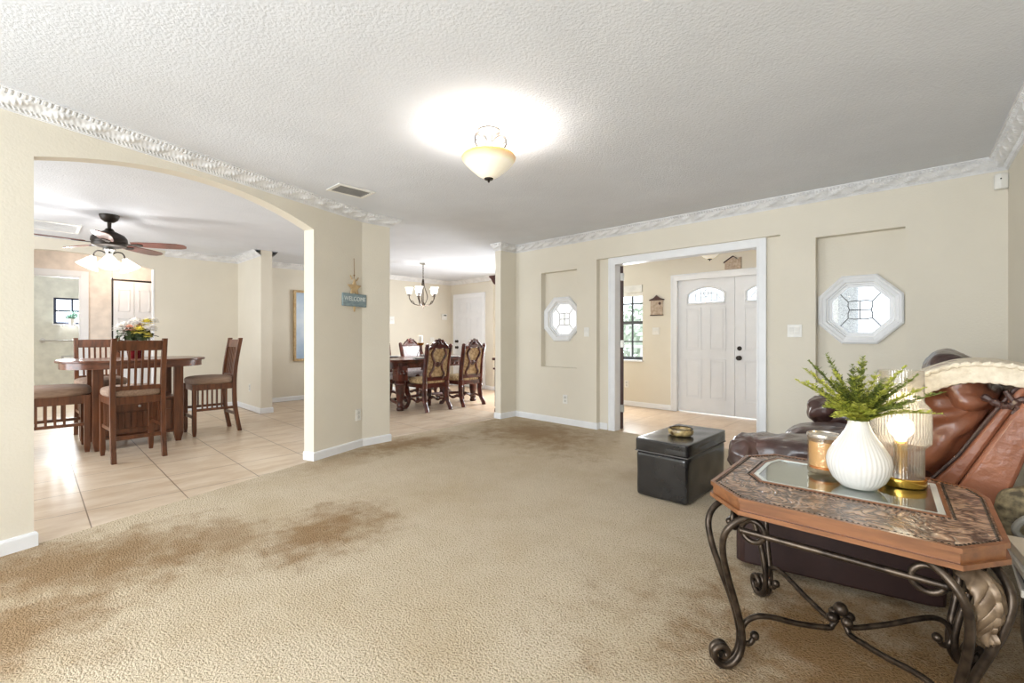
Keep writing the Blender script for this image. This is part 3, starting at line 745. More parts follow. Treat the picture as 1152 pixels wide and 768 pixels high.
bowl_light('ceiling_light', 'semi-flush ceiling light with amber glass bowl in the living room', -2.085, 1.985, H, 36)
bowl_light('ceiling_light', 'glass bowl ceiling light in the entry above front doors', -2.2, 6.0, H, 20, sc=1.0)
# vents
def vent(label, corners, n, dark=(58, 58, 58), slat=(150, 148, 145)):
    a, b, c, d = [Vector((p[0], p[1], H)) for p in corners]     # rectangle corners in order
    ctr = (a+b+c+d)/4
    t = thing('ceiling_vent', label, 'vent', ctr)
    u = (b-a); v = (d-a); U, V = u.normalized(), v.normalized(); z = Vector((0, 0, 1))
    def bx(mb, p0, p1, q0, q1, z0, z1):
        vs = [a-ctr+U*p+V*q+z*w for w in (z0, z1) for q in (q0, q1) for p in (p0, p1)]
        mb.add(vs, [(0, 2, 3, 1), (4, 5, 7, 6), (0, 1, 5, 4), (2, 6, 7, 3), (0, 4, 6, 2), (1, 3, 7, 5)])
    L, Wd = u.length, v.length; e = .03; mb = MB()
    bx(mb, 0, L, 0, e, -.012, -.001); bx(mb, 0, L, Wd-e, Wd, -.012, -.001); bx(mb, 0, e, e, Wd-e, -.012, -.001); bx(mb, L-e, L, e, Wd-e, -.012, -.001)
    obj('frame', mb, PLAST, t, smooth=0, bevel=.002)
    mb = MB(); bx(mb, e, L-e, e, Wd-e, -.003, -.001); obj('backing', mb, M('vent_dark', dark, .8), t, smooth=0)
    for k in range(n):
        mb = MB(); q = e+(Wd-2*e)*(k+.5)/n; bx(mb, e, L-e, q-.006, q+.004, -.011, -.004); obj('slat', mb, M('vent_slat', slat, .5), t, smooth=0)
    return t
vent('white slatted ceiling vent near the arch crown moulding', ((-3.95, 1.79), (-3.95, 2.13), (-3.70, 2.13), (-3.70, 1.79)), 7)
vent('white ceiling vent behind the kitchen fan', ((-7.9, -.3), (-7.9, .42), (-7.3, .36), (-7.3, -.3)), 10, (190, 190, 190), (225, 225, 225))

# ceiling fan
t = thing('ceiling_fan', 'brown bladed ceiling fan with lit glass shades in the kitchen', 'ceiling fan', (-6.479, .586, H))
mb = MB(); mb.lathe([(0, 0), (.085, 0), (.085, -.015), (.07, -.05), (.04, -.075), (.018, -.08), (.016, -.15), (0, -.15)], n=28); obj('canopy', mb, DARK, t)
mb = MB(); mb.lathe([(0, -.145), (.03, -.145), (.045, -.17), (.075, -.185), (.125, -.21), (.15, -.245), (.155, -.28), (.145, -.30), (.15, -.305), (.14, -.33), (.09, -.345), (0, -.345)], n=32); obj('motor_housing', mb, DARK, t)
for k in range(5):
    a = math.radians(-11+72*k); R = Matrix.Rotation(a, 4, 'Z') @ Matrix.Translation((0, 0, -.30)) @ Matrix.Rotation(-.2, 4, 'X')
    mb = MB(); o = [(.2, -.05), (.3, -.066), (.5, -.075), (.63, -.07), (.69, -.045), (.705, 0), (.69, .045), (.63, .07), (.5, .075), (.3, .066), (.2, .05)]
    mb.prism(o, -.004, .004, mat=R); b = obj('blade', mb, M('blade_wood', (122, 70, 58), .3, col2=(96, 52, 42), scale=6, coat=.4), t, smooth=30)
    mb = MB(); mb.prism([(.1, -.02), (.2, -.016), (.26, -.04), (.29, -.02), (.3, 0), (.29, .02), (.26, .04), (.2, .016), (.1, .02)], -.012, -.004, mat=R); obj('blade_iron', mb, DARK, b, smooth=30)
mb = MB(); mb.lathe([(0, -.345), (.05, -.345), (.055, -.37), (.035, -.39), (.03, -.44), (.02, -.46), (0, -.462)], n=24); obj('light_hub', mb, STEEL, t)
for k in range(3):
    a = math.radians(-5+120*k); ca, sa = math.cos(a), math.sin(a)
    pts = spline([(ca*r, sa*r, z) for r, z in ((.03, -.41), (.07, -.385), (.115, -.385), (.14, -.41), (.145, -.44))], 5)
    mb = MB(); mb.tube(pts, .007, 7); arm = obj('lamp_arm', mb, DARK, t)
    R = Matrix.Translation((ca*.145, sa*.145, -.44)) @ Matrix.Rotation(a, 4, 'Z') @ Matrix.Rotation(-.5, 4, 'Y')
    mb = MB(); mb.lathe([(.022, .0), (.03, -.02), (.045, -.04), (.07, -.085), (.098, -.13), (.094, -.13), (.066, -.085), (.042, -.042), (.0, -.01)], n=28, mat=R); obj('glass_shade', mb, SHADE, arm, smooth=60)
mb = MB(); mb.tube([(.02, .02, -.46), (.02, .02, -.66)], .0015, 5); mb.lathe([(0, -.69), (.008, -.685), (.006, -.665), (0, -.66)], c=(.02, .02, 0), n=10); obj('pull_chain', mb, DARK, t)
point('fan_lamp', (-6.479, .586, 1.82), 20, (1, .97, .94), .12)
point('hall_lamp', (-9.05, 1.0, 2.15), 9, (1, .78, .6), .1)
mb = MB(); mb.lathe([(0, 0), (.05, 0), (.05, -.02), (.03, -.04), (0, -.045)], n=20)
o = obj('hall_ceiling_fixture', mb, DARK); o.location = (-9.0, .02, H); tag(o, 'small dark fixture on the hall ceiling behind the arch', 'light')
mb = MB(); mb.lathe([(0, 0), (.028, 0), (.026, -.014), (.012, -.022), (0, -.023)], n=16)

# chandelier
t = thing('chandelier', 'bronze five arm chandelier with white glass cups over dining table', 'chandelier', (-6.718, 4.794, H))
mb = MB(); mb.lathe([(0, 0), (.065, 0), (.06, -.015), (.02, -.03), (0, -.032)], n=24); obj('canopy', mb, STEEL, t)
mb = MB()
for k in range(7):
    mb.torus((0, 0, -.045-k*.026), .014, .0032, (1, 0, 0) if k % 2 else (0, 1, 0), 12, 5)
obj('chain', mb, BRONZE, t)
mb = MB(); mb.torus((0, 0, -.245), .022, .005, (.7, .7, 0), 16, 6)
mb.lathe([(0, -.27), (.012, -.28), (.016, -.3), (.009, -.33), (.009, -.68), (.02, -.7), (.034, -.73), (.024, -.765), (.008, -.78), (.012, -.795), (0, -.81)], n=18); obj('column', mb, BRONZE, t)
for k in range(5):
    a = 2*PI*k/5+.35; ca, sa = math.cos(a), math.sin(a)
    mb = MB(); mb.tube(spline([(ca*r, sa*r, z) for r, z in ((.012, -.3), (.03, -.42), (.075, -.53), (.09, -.62), (.03, -.74))], 6), .006, 6)
    mb.tube(spline([(ca*r, sa*r, z) for r, z in ((.02, -.745), (.09, -.745), (.17, -.715), (.225, -.65), (.24, -.6), (.24, -.57))], 6), .0075, 7)
    mb.tube(spline([(ca*r, sa*r, z) for r, z in ((.15, -.72), (.17, -.68), (.2, -.67), (.205, -.7))], 4), .005, 6)
    arm = obj('arm', mb, BRONZE, t)
    mb = MB(); mb.lathe([(.008, -.58), (.03, -.575), (.034, -.565), (.02, -.555), (0, -.555)], c=(ca*.24, sa*.24, 0), n=16); obj('bobeche', mb, BRONZE, arm)
    mb = MB(); mb.lathe([(.0, -.557), (.03, -.555), (.048, -.53), (.055, -.49), (.058, -.46), (.075, -.435), (.071, -.435), (.053, -.462), (.048, -.5), (.03, -.54), (0, -.545)], c=(ca*.24, sa*.24, 0), n=24); obj('glass_cup', mb, SHADE, arm, smooth=60)
point('chandelier_lamp', (-6.718, 4.794, 1.6), 30, (1, .97, .93), .2)

# ------------------------------------------------------------------ wall bits
def plate(name, label, cat, loc, rotz, w=.075, h=.118, kind='outlet', n=1, group=None):
    # built facing -Y, then turned
    t = thing(name, label, cat, loc, rotz, group)
    mb = MB(); mb.box(-w/2, w/2, -.007, 0, -h/2, h/2); obj('cover_plate', mb, PLAST, t, smooth=0, bevel=.003)
    if kind == 'outlet':
        for s in (-1, 1):
            mb = MB(); mb.lathe([(.0, 0), (.017, 0), (.016, .003), (0, .003)], n=16, mat=Matrix.Translation((0, -.007, s*.022)) @ Matrix.Rotation(PI/2, 4, 'X'))
            mb.box(-.007, -.005, -.0115, -.01, s*.022-.004, s*.022+.007); mb.box(.005, .007, -.0115, -.01, s*.022-.004, s*.022+.007); obj('socket', mb, M('socket_grey', (206, 204, 198), .4), t, smooth=30)
    else:
        for k in range(n):
            x = (k-(n-1)/2)*.046; mb = MB(); mb.prism([(-.0085, -.033), (-.0135, .0), (-.0085, .033), (-.007, .033), (-.007, -.033)], x-.016, x+.016, axis='x'); obj('rocker', mb, PLAST, t, smooth=0)
    return t
RF = PI/2-.0
plate('wall_outlet', 'white wall outlet low on the back wall under narrow niche', 'outlet', (-3.643, YB, .33), 0)
plate('light_switch', 'single white rocker switch beside the narrow octagonal window', 'switch', (-3.307, YB, 1.213), 0, kind='s')
plate('light_switch', 'double white rocker switch between entry opening and wide niche', 'switch', (-1.016, YB, 1.209), 0, w=.118, kind='s', n=2)
plate('light_switch', 'double white switch plate between plaque and front doors', 'switch', (-3.371, YF, 1.24), 0, w=.12, kind='s', n=2)
plate('wall_outlet', 'white wall outlet under the gridded entry window', 'outlet', (-3.894, YF, .36), 0)
plate('wall_outlet', 'white wall outlet low on the pier under the welcome sign', 'outlet', LP(2.6, .0005, .34), math.atan2(LD.y, LD.x))
plate('wall_outlet', 'white wall outlet on the partition behind the right kitchen chair', 'outlet', (-7.95, 2.385, .35), 0)
plate('light_switch', 'white switch plate on dining wall behind the candle', 'switch', (XW, 6.35, 1.07), PI/2, w=.118, kind='s', n=2)
plate('light_switch', 'white switch plate on dining wall left of the chandelier', 'switch', (XW, 5.3, 1.5), PI/2, w=.118, h=.16, kind='s', n=2)
t = thing('thermostat', 'square white thermostat on the dining wall near the corner', 'thermostat', (XW, 6.69, 1.61), PI/2)
mb = MB(); mb.box(-.075, .075, -.025, 0, -.07, .07); obj('housing', mb, PLAST, t, smooth=0, bevel=.006)
mb = MB(); mb.box(-.02, .055, -.027, -.024, .02, .05); obj('display', mb, M('lcd', (110, 116, 108), .3), t, smooth=0)
t = thing('motion_sensor', 'white motion sensor in the corner under right crown moulding', 'sensor', (.29, 4.845, 2.275), .12)
mb = MB(); mb.prism([(-.042, 0), (.03, 0), (.03, -.035), (-.012, -.05), (-.042, -.035)], -.055, .055); obj('housing', mb, PLAST, t, smooth=0, bevel=.008)
mb = MB(); mb.ball((-.012, -.05, .015), .005, 8); obj('indicator', mb, DARK, t)

# welcome sign
sg = math.atan2(LD.y, LD.x)
t = thing('welcome_sign', 'hanging wooden welcome sign with tan starfish on the pier', 'sign', LP(2.535, .003, 1.53), sg)
def txt(body, size):
    cu = bpy.data.curves.new('txt', 'FONT'); cu.body = body; cu.size = size; cu.align_x = 'CENTER'; cu.align_y = 'CENTER'; cu.extrude = .001
    ob = bpy.data.objects.new('txt', cu); C.objects.link(ob)
    me = bpy.data.meshes.new_from_object(ob.evaluated_get(bpy.context.evaluated_depsgraph_get()))
    mb = MB(); mb.add([v.co.copy() for v in me.vertices], [list(p.vertices) for p in me.polygons])
    bpy.data.objects.remove(ob); bpy.data.curves.remove(cu); bpy.data.meshes.remove(me)
    return mb
mb = MB(); mb.box(-.165, .165, -.022, -.002, -.065, .065); obj('board', mb, BLUEG, t, smooth=0, bevel=.004)
mb = txt('WELCOME', .062); mb.v = [Vector((v.x, -.023-v.z, v.y+.01)) for v in mb.v]; obj('lettering', mb, M('chalk_white', (226, 232, 230), .8), t, smooth=0, solid=None)
star = []
for k in range(10):
    a = PI/2+2*PI*k/10; rr = .105 if k % 2 == 0 else .045; star.append((rr*math.cos(a), .125+rr*math.sin(a)*.95))
mb = MB(); mb.prism(star, -.018, -.004, axis='y'); obj('starfish', mb, TANB, t, smooth=0, bevel=.006)
mb = MB(); mb.tube([(-.03, -.008, .21), (-.055, -.008, .25)], .006, 6); mb.tube([(.03, -.008, .2), (.06, -.008, .235)], .006, 6); obj('twig', mb, TANB, t)
mb = MB(); mb.tube([(0, -.006, .22), (.004, -.006, .26), (0, -.006, .42)], .0028, 6); mb.ball((0, -.008, .255), .008, 8); mb.ball((0, -.004, .425), .005, 8); obj('cord', mb, M('jute', (150, 116, 80), .9), t)
mb = MB(); mb.tube([(0, -.01, -.065), (.0, -.01, -.11)], [.012, .008], 6); mb.ball((0, -.01, -.112), .008, 8); obj('tassel', mb, TANB, t)

# plaques in the entry
t = thing('wall_plaque', 'tan hanging plaque with dark pointed top beside the entry window', 'plaque', (-3.356, YF, 1.64))
mb = MB(); mb.box(-.105, .105, -.014, 0, -.14, .1); obj('panel', mb, PLAQ, t, smooth=0, bevel=.003)
mb = MB(); mb.prism([(-.125, .09), (.125, .09), (.125, .105), (.05, .13), (0, .175), (-.05, .13), (-.125, .105)], -.022, 0, axis='y'); mb.box(-.11, .11, -.018, 0, -.152, -.138); obj('dark_top', mb, DKBROWN, t, smooth=0)
mb = MB(); mb.prism([(.03, .04), (.055, .07), (.08, .04), (.055, .01)], -.018, -.013, axis='y'); obj('diamond', mb, DKBROWN, t, smooth=0)
t = thing('wall_plaque', 'terracotta house shaped plaque above the front doors', 'plaque', (-2.2, YF, 2.165))
mb = MB(); mb.prism([(-.11, -.05), (.11, -.05), (.11, .11), (.08, .11), (.075, .085), (.05, .085), (0, .12), (-.11, .05)], -.03, -.002, axis='y'); obj('house_body', mb, PLAQ, t, smooth=0, bevel=.002)
mb = MB(); mb.prism([(-.125, .045), (0, .125), (.05, .092), (.05, .102), (0, .138), (-.125, .058)], -.038, 0, axis='y'); obj('roof_edge', mb, DKBROWN, t, smooth=0)
# hallway picture
t = thing('framed_picture', 'large pale blue framed picture in the passage beyond the partition', 'picture', (XW, 3.75, 1.35))
mb = MB()
for a, b, c, d in ((-.48, .48, -.64, -.60), (-.48, .48, .60, .64), (-.48, -.44, -.6, .6), (.44, .48, -.6, .6)): mb.box(0, .05, a, b, c, d)
obj('frame', mb, TANB, t, smooth=0, bevel=.004)
mb = MB(); mb.box(.005, .03, -.44, .44, -.6, .6); obj('canvas', mb, M('picture_print', (214, 224, 234), .5, col2=(166, 190, 216), scale=2), t, smooth=0)
# bathroom items
t = thing('grab_bar', 'steel grab bar on the bathroom wall under the window', 'bar', (-11.8, .42, 1.08))
mb = MB(); mb.tube([(.06, -.27, 0), (.06, .5, 0)], .014, 10); obj('rail', mb, STEEL, t)
for y in (-.26, .49):
    mb = MB(); mb.lathe([(.04, 0), (.04, .008), (.016, .012), (.014, .06), (0, .062)], n=16, mat=Matrix.Translation((0, y, 0)) @ Matrix.Rotation(PI/2, 4, 'Y')); obj('flange', mb, STEEL, t)
t = thing('paper_holder', 'white toilet paper roll on its holder beside bathroom doorway', 'paper holder', (-11.8, .5, .72))
mb = MB(); mb.tube([(.07, -.07, 0), (.07, .07, 0)], .055, 20); obj('roll', mb, PLAST, t)
mb = MB(); mb.box(0, .012, -.1, .1, -.02, .08); mb.box(0, .08, -.1, -.09, -.02, .02); mb.box(0, .08, .09, .1, -.02, .02); obj('bracket', mb, STEEL, t, smooth=0)
t = thing('potted_plant', 'small green plant in white pot on the bathroom window sill', 'plant', (-11.745, .545, 1.3851))
mb = MB(); mb.lathe([(0, 0), (.035, 0), (.05, .09), (.052, .1), (.046, .1), (.04, .085), (0, .085)], n=20); obj('pot', mb, CERAM, t)
mb = leafcloud((0, 0, .15), (.07, .08, .06), 90, .06); obj('foliage', mb, M('teal_leaf', (104, 132, 120), .6), t, smooth=0, solid=None)

# ------------------------------------------------------------------ mission dining set
def leg_taper(mb, x, y, z1, w=.042, foot=.03, cut=.06):
    mb.taper((x, y, 0), (x, y, cut), foot, foot, w, w); mb.box(x-w/2, x+w/2, y-w/2, y+w/2, cut, z1)
def mission_chair(label, loc, rz):
    t = thing('dining_chair', label, 'chair', loc, rz, None)     # faces +y
    for x in (-.19, .19):
        mb = MB(); leg_taper(mb, x, .2, .60); obj('leg', mb, WOOD, t, smooth=0, bevel=.003)
    for x in (-.19, .19):
        pts = [(x, -.275, 0), (x, -.225, .3), (x, -.215, .6), (x, -.235, .85), (x, -.285, 1.145)]; mb = MB(); sp = spline(pts, 5)
        for i in range(len(sp)-1):
            pass
        vs = []; fs = []
        for p in sp: vs += [(p.x-.02, p.y-.022, p.z), (p.x+.02, p.y-.022, p.z), (p.x+.02, p.y+.022, p.z), (p.x-.02, p.y+.022, p.z)]
        for i in range(len(sp)-1):
            for k in range(4): fs.append((i*4+k, i*4+(k+1) % 4, (i+1)*4+(k+1) % 4, (i+1)*4+k))
        fs += [(0, 3, 2, 1), tuple((len(sp)-1)*4+k for k in range(4))]
        mb.add(vs, fs); obj('back_post', mb, WOOD, t, smooth=30, bevel=.003)
    mb = MB(); mb.add([(x, y, z) for (y0, z) in ((-.262, 1.03), (-.28, 1.125)) for (x, y) in ((-.17, y0-.012), (.17, y0-.012), (.17, y0+.012), (-.17, y0+.012))], [(0, 3, 2, 1), (4, 5, 6, 7), (0, 1, 5, 4), (1, 2, 6, 5), (2, 3, 7, 6), (3, 0, 4, 7)])
    obj('top_rail', mb, WOOD, t, smooth=0, bevel=.004)
    mb = MB(); mb.box(-.17, .17, -.235, -.205, .66, .70); obj('lower_rail', mb, WOOD, t, smooth=0, bevel=.003)
    for k in range(6):
        x = -.125+k*.05; mb = MB(); mb.bar((x, -.222, .69), (x, -.264, 1.04), .018, .012, (0, 1, 0)); obj('back_slat', mb, WOOD, t, smooth=0)
    mb = MB(); mb.box(-.2, .2, .185, .21, .53, .60); mb.box(-.2, .2, -.225, -.2, .53, .60); mb.box(-.205, -.18, -.2, .185, .53, .60); mb.box(.18, .205, -.2, .185, .53, .60); obj('apron', mb, WOOD, t, smooth=0, bevel=.003)
    mb = MB(); mb.pillow((0, 0, .635), (.225, .235, .05), k=4, n=12, disp=lambda q, n: q+Vector((0, 0, .008*(1-(q.x/.225)**2)*(1-(q.y/.235)**2) if q.z > 0 else 0))); obj('seat', mb, SEATF, t, smooth=60)
    for x in (-.19, .19):
        mb = MB(); mb.box(x-.009, x+.009, -.225, .2, .285, .315); obj('side_rail', mb, WOOD, t, smooth=0)
        for k in range(6):
            y = -.13+k*.05; mb = MB(); mb.box(x-.006, x+.006, y-.008, y+.008, .315, .53); obj('side_spindle', mb, WOOD, t, smooth=0)
    mb = MB(); mb.box(-.17, .17, .19, .208, .2, .235); obj('front_stretcher', mb, WOOD, t, smooth=0)
    mb = MB(); mb.box(-.17, .17, -.24, -.222, .2, .235); obj('rear_stretcher', mb, WOOD, t, smooth=0)
    return t
ch = mission_chair('brown slatted kitchen chair nearest, its back towards the carpet', (-5.79, .695, -.006), PI/2+.08)
dup(ch, (-6.53, 1.51, -.006), PI+.03, 'brown slatted kitchen chair at the right end of the table')
dup(ch, (-7.2, .58, -.006), -PI/2+.05, 'brown slatted kitchen chair behind the table, mostly hidden')
# bench
t = thing('dining_bench', 'brown slatted bench with padded seat left of the kitchen table', 'bench', (-6.51, -.12, -.006))
for x in (-.225, .225):
    for y in (-.52, .52):
        mb = MB(); leg_taper(mb, x, y, .575, .05, .034); obj('leg', mb, WOOD, t, smooth=0, bevel=.003)
mb = MB(); mb.box(-.24, -.215, -.5, .5, .49, .575); mb.box(.215, .24, -.5, .5, .49, .575); mb.box(-.215, .215, -.545, -.52, .49, .575); mb.box(-.215, .215, .52, .545, .49, .575); obj('apron', mb, WOOD, t, smooth=0, bevel=.003)
mb = MB(); mb.pillow((0, 0, .615), (.26, .56, .055), k=5, n=14); obj('seat', mb, SEATF, t, smooth=60)
for x in (-.225, .225):
    mb = MB(); mb.box(x-.01, x+.01, -.5, .5, .27, .30); obj('side_rail', mb, WOOD, t, smooth=0)
    for k in range(12):
        y = -.36+k*.065; mb = MB(); mb.box(x-.007, x+.007, y-.01, y+.01, .30, .49); obj('spindle', mb, WOOD, t, smooth=0)
for y in (-.52, .52):
    mb = MB(); mb.box(-.2, .2, y-.01, y+.01, .2, .235); obj('end_stretcher', mb, WOOD, t, smooth=0)
# table
t = thing('kitchen_table', 'brown counter height oval table with storage base in the kitchen', 'table', (-6.55, .81, -.006))
def oval(a, b, k=2.6, n=64):
    return [(math.copysign(abs(math.cos(2*PI*i/n))**(2/k), math.cos(2*PI*i/n))*a, math.copysign(abs(math.sin(2*PI*i/n))**(2/k), math.sin(2*PI*i/n))*b) for i in range(n)]
mb = MB(); mb.prism(oval(.46, .64), .895, .92); obj('tabletop', mb, WOODT, t, smooth=40, bevel=.006)
mb = MB(); mb.prism(oval(.43, .61), .83, .895); obj('apron', mb, WOODT, t, smooth=40)
for x in (-.31, .31):
    for y in (-.335, .335):
        mb = MB(); leg_taper(mb, x, y, .835, .085, .05, .1); obj('leg', mb, WOOD, t, smooth=0, bevel=.004)
mb = MB(); mb.box(-.27, .27, -.3, .3, .13, .48); cab = obj('storage_base', mb, WOOD, t, smooth=0, bevel=.004)
mb = MB(); mb.box(-.3, .3, -.33, .33, .48, .5); obj('shelf_top', mb, WOODT, t, smooth=0, bevel=.004)
for s, (y0, y1) in enumerate(((-.28, .28), )):
    mb = MB(); mb.box(.27, .288, y0, y1, .375, .465); d = obj('drawer', mb, WOOD, t, smooth=0, bevel=.003)
    mb = MB(); mb.ball((.3, 0, .42), .014, 10); obj('knob', mb, STEEL, d)
mb = MB()
for k in range(11):
    y = -.27+k*.05; mb.box(.27, .28, y, y+.046, .2, .36)
obj('slatted_front', mb, WOOD, t, smooth=0, bevel=.002)
mb = MB(); mb.box(-.3, .3, -.32, .32, .1, .13); obj('plinth', mb, WOOD, t, smooth=0, bevel=.003)
# flower pot
t = thing('flower_pot', 'white and yellow flowers in a red pot on the kitchen table', 'flowers', (-6.62, .815, .914))
mb = MB(); mb.lathe([(0, 0), (.06, 0), (.062, .01), (.085, .18), (.092, .2), (.086, .2), (.078, .18), (0, .17)], n=28, rib=lambda a, z: 1+.03*math.sin(a*14)*min(1, max(0, z/.2))); obj('pot', mb, RED, t)
mb = leafcloud((0, 0, .255), (.13, .14, .05), 130, .075); obj('foliage', mb, M('flower_leaf', (86, 104, 66), .6, col2=(56, 74, 46)), t, smooth=0, solid=None)
FM = [M('white_petal', (250, 246, 240), .6), M('yellow_petal', (238, 226, 120), .6), M('peach_petal', (238, 190, 168), .6)]
for i, (x, y, z, r, k) in enumerate(((.1, -.14, .33, .06, 0), (.12, -.06, .33, .05, 2), (.05, .0, .4, .06, 0), (.12, .02, .30, .065, 1), (.03, .1, .39, .06, 1), (.09, .13, .33, .06, 0), (.0, .17, .42, .045, 0), (.13, .1, .25, .04, 1), (-.08, -.08, .36, .055, 0), (-.1, .05, .35, .05, 1), (.08, -.12, .27, .045, 0), (.06, .03, .36, .04, 2))):
    r *= 1.2; mb = MB()
    for ring, (n, el) in enumerate(((9, -.3), (9, .15), (8, .6), (6, 1.0), (3, 1.4))):
        for q in range(n):
            a = 2*PI*q/n+ring*.7; d = Vector((math.cos(a)*math.cos(el), math.sin(a)*math.cos(el), math.sin(el)*.8)); s = Vector((-math.sin(a), math.cos(a), 0)); up = s.cross(d)
            c = Vector((x, y, z)); L = r*1.05; wd = r*.34
            mb.add([c+d*L*.25, c+d*L*.7+s*wd, c+d*L+up*r*.12, c+d*L*.7-s*wd], [(0, 1, 2, 3)])
    obj('bloom', mb, FM[k], t, smooth=0, solid=None)
mb = MB(); mb.tube(spline([(.02, -.06, .18), (.03, -.14, .2), (.03, -.165, .12), (.03, -.13, .06)], 5), .004, 6); mb.tube(spline([(.02, .06, .2), (.03, .16, .25), (.03, .21, .24)], 5), .004, 6); obj('curling_stem', mb, DARK, t)
# ------------------------------------------------------------------ carved dining set
def carved_chair(label, loc, rz, fab):
    t = thing('carved_dining_chair', label, 'chair', loc, rz, None)      # faces +y
    for x in (-.215, .215):
        mb = MB(); mb.tube(spline([(x, .23, .45), (x*1.06, .265, .38), (x*1.02, .25, .28), (x*.92, .215, .16), (x*1.0, .235, .06), (x*1.08, .265, .02), (x*1.08, .275, .0)], 5),
            [.04]*5+[.048]*5+[.04]*5+[.029]*5+[.03]*5+[.036]*5+[.03], 8); mb.ball((x*1.05, .275, .43), .022, 8); mb.ball((x*1.08, .285, .03), .028, 8); obj('leg', mb, MAHOG, t)
        mb = MB(); mb.tube(spline([(x, -.23, .45), (x*.98, -.215, .3), (x*1.0, -.235, .15), (x*1.05, -.29, .05), (x*1.05, -.31, .0)], 5), [.042]*5+[.04]*5+[.033]*5+[.034]*5+[.036], 8); mb.ball((x*1.02, -.25, .33), .026, 8); obj('leg', mb, MAHOG, t)
        mb = MB(); p = spline([(x, -.225, .42), (x*1.02, -.235, .6), (x*1.0, -.265, .8), (x*1.04, -.31, 1.0)], 6); mb.tube(p, [.036]*len(p), 8)
        mb.ball((x*1.05, -.313, 1.015), .034, 10); mb.torus((x*1.04, -.31, .985), .022, .012, (1, 0, 0), 12, 6); obj('back_post', mb, MAHOG, t)
    def yb(z): return -.225-(max(0, z-.45)/.55)**1.3*.085
    crest = [(-.21, .955), (-.19, 1.0), (-.15, 1.01), (-.12, 1.06), (-.085, 1.075), (-.06, 1.115), (-.025, 1.105), (0, 1.13), (.025, 1.105), (.06, 1.115), (.085, 1.075), (.12, 1.06), (.15, 1.01), (.19, 1.0), (.21, .955), (.12, .97), (.06, .985), (0, .965), (-.06, .985), (-.12, .97)]
    mb = MB(); mb.prism(crest, -.335, -.295, axis='y')
    for s in (-1, 1):
        mb.tube(spline([(s*.16, -.34, .985), (s*.12, -.342, 1.03), (s*.06, -.342, 1.08), (s*.03, -.342, 1.05), (s*.055, -.342, 1.03)], 5), .01, 6)
        mb.tube(spline([(s*.16, -.29, .985), (s*.12, -.288, 1.03), (s*.06, -.288, 1.08), (s*.03, -.288, 1.05), (s*.055, -.288, 1.03)], 5), .01, 6)
    mb.ball((0, -.338, 1.06), .03, 10, (1, .5, 1.2)); mb.ball((0, -.292, 1.06), .03, 10, (1, .5, 1.2)); obj('carved_crest', mb, MAHOG, t, bevel=.004)
    mb = MB(); vs = []; fs = []
    for j in range(9):
        z = .5+.47*j/8
        for i in range(7):
            x = -.19+.38*i/6
            vs.append((x, yb(z)+.012+.018*(1-(x/.19)**2), z))
    o = len(vs); vs += [(v[0], yb(v[2])-.012, v[2]) for v in vs[:o]]
    for j in range(8):
        for i in range(6):
            a = j*7+i; fs += [(a, a+1, a+8, a+7), (o+a, o+a+7, o+a+8, o+a+1)]
    rim = [i for i in range(7)]+[j*7+6 for j in range(1, 9)]+[8*7+i for i in range(5, -1, -1)]+[j*7 for j in range(7, 0, -1)]
    for a, b in zip(rim, rim[1:]+rim[:1]): fs.append((a, o+a, o+b, b))
    mb.add(vs, fs); obj('backrest', mb, fab, t, smooth=50)
    mb = MB()
    for s in (-1, 1):
        for dy in (-.018,):
            mb.tube([(p.x, yb(p.z)+dy, p.z) for p in spline([(s*.10, 0, .5), (s*.135, 0, .57), (s*.09, 0, .65), (s*.075, 0, .72), (s*.075, 0, .76), (s*.12, 0, .84), (s*.135, 0, .9), (s*.09, 0, .97)], 5)], .02, 7)
    mb.tube([(p.x, yb(p.z)-.018, p.z) for p in spline([(-.085, 0, .755), (-.05, 0, .735), (0, 0, .75), (.05, 0, .735), (.085, 0, .755)], 4)], .017, 7)
    mb.tube([(p.x, yb(p.z)-.018, p.z) for p in spline([(-.085, 0, .715), (-.04, 0, .715), (0, 0, .695), (.04, 0, .715), (.085, 0, .715)], 4)], .014, 7); mb.ball((0, yb(.73)-.02, .73), .03, 8, (1, .6, 1))
    obj('scroll_frame', mb, MAHOG, t)
    mb = MB(); mb.box(-.2, .2, -.255, -.215, .47, .53); obj('back_rail', mb, MAHOG, t, smooth=0, bevel=.006)
    mb = MB(); mb.prism([(-.22, .42), (.22, .42), (.22, .37), (.1, .365), (.05, .34), (0, .335), (-.05, .34), (-.1, .365), (-.22, .37)], .215, .245, axis='y'); mb.box(-.22, .22, -.245, -.215, .36, .43); mb.box(-.235, -.205, -.23, .23, .36, .42); mb.box(.205, .235, -.23, .23, .36, .42); obj('apron', mb, MAHOG, t, smooth=0, bevel=.004)
    mb = MB(); mb.pillow((0, .005, .46), (.24, .25, .055), k=4, n=12); obj('seat', mb, fab, t, smooth=60)
    for x in (-.2, .2):
        mb = MB(); mb.tube(spline([(x, -.235, .14), (x, -.12, .165), (x, 0, .13), (x, .12, .165), (x, .22, .14)], 4), .017, 7); mb.ball((x, 0, .14), .026, 8); obj('side_stretcher', mb, MAHOG, t)
    mb = MB(); mb.tube(spline([(-.2, .0, .14), (-.1, .0, .165), (0, 0, .135), (.1, .0, .165), (.2, .0, .14)], 4), .016, 7); obj('cross_stretcher', mb, MAHOG, t)
    return t
ZT = -.006
c1 = carved_chair('carved mahogany dining chair nearer the pier, its tan back towards us', (-6.05, 4.40, ZT), PI/2, DAMASK)
dup(c1, (-6.05, 5.125, ZT), PI/2, 'carved mahogany dining chair nearer the dining door, tan back towards us')
c2 = carved_chair('carved dining chair with silvery upholstered back across the table by the candle', (-7.22, 5.08, ZT), -PI/2, SILVER)
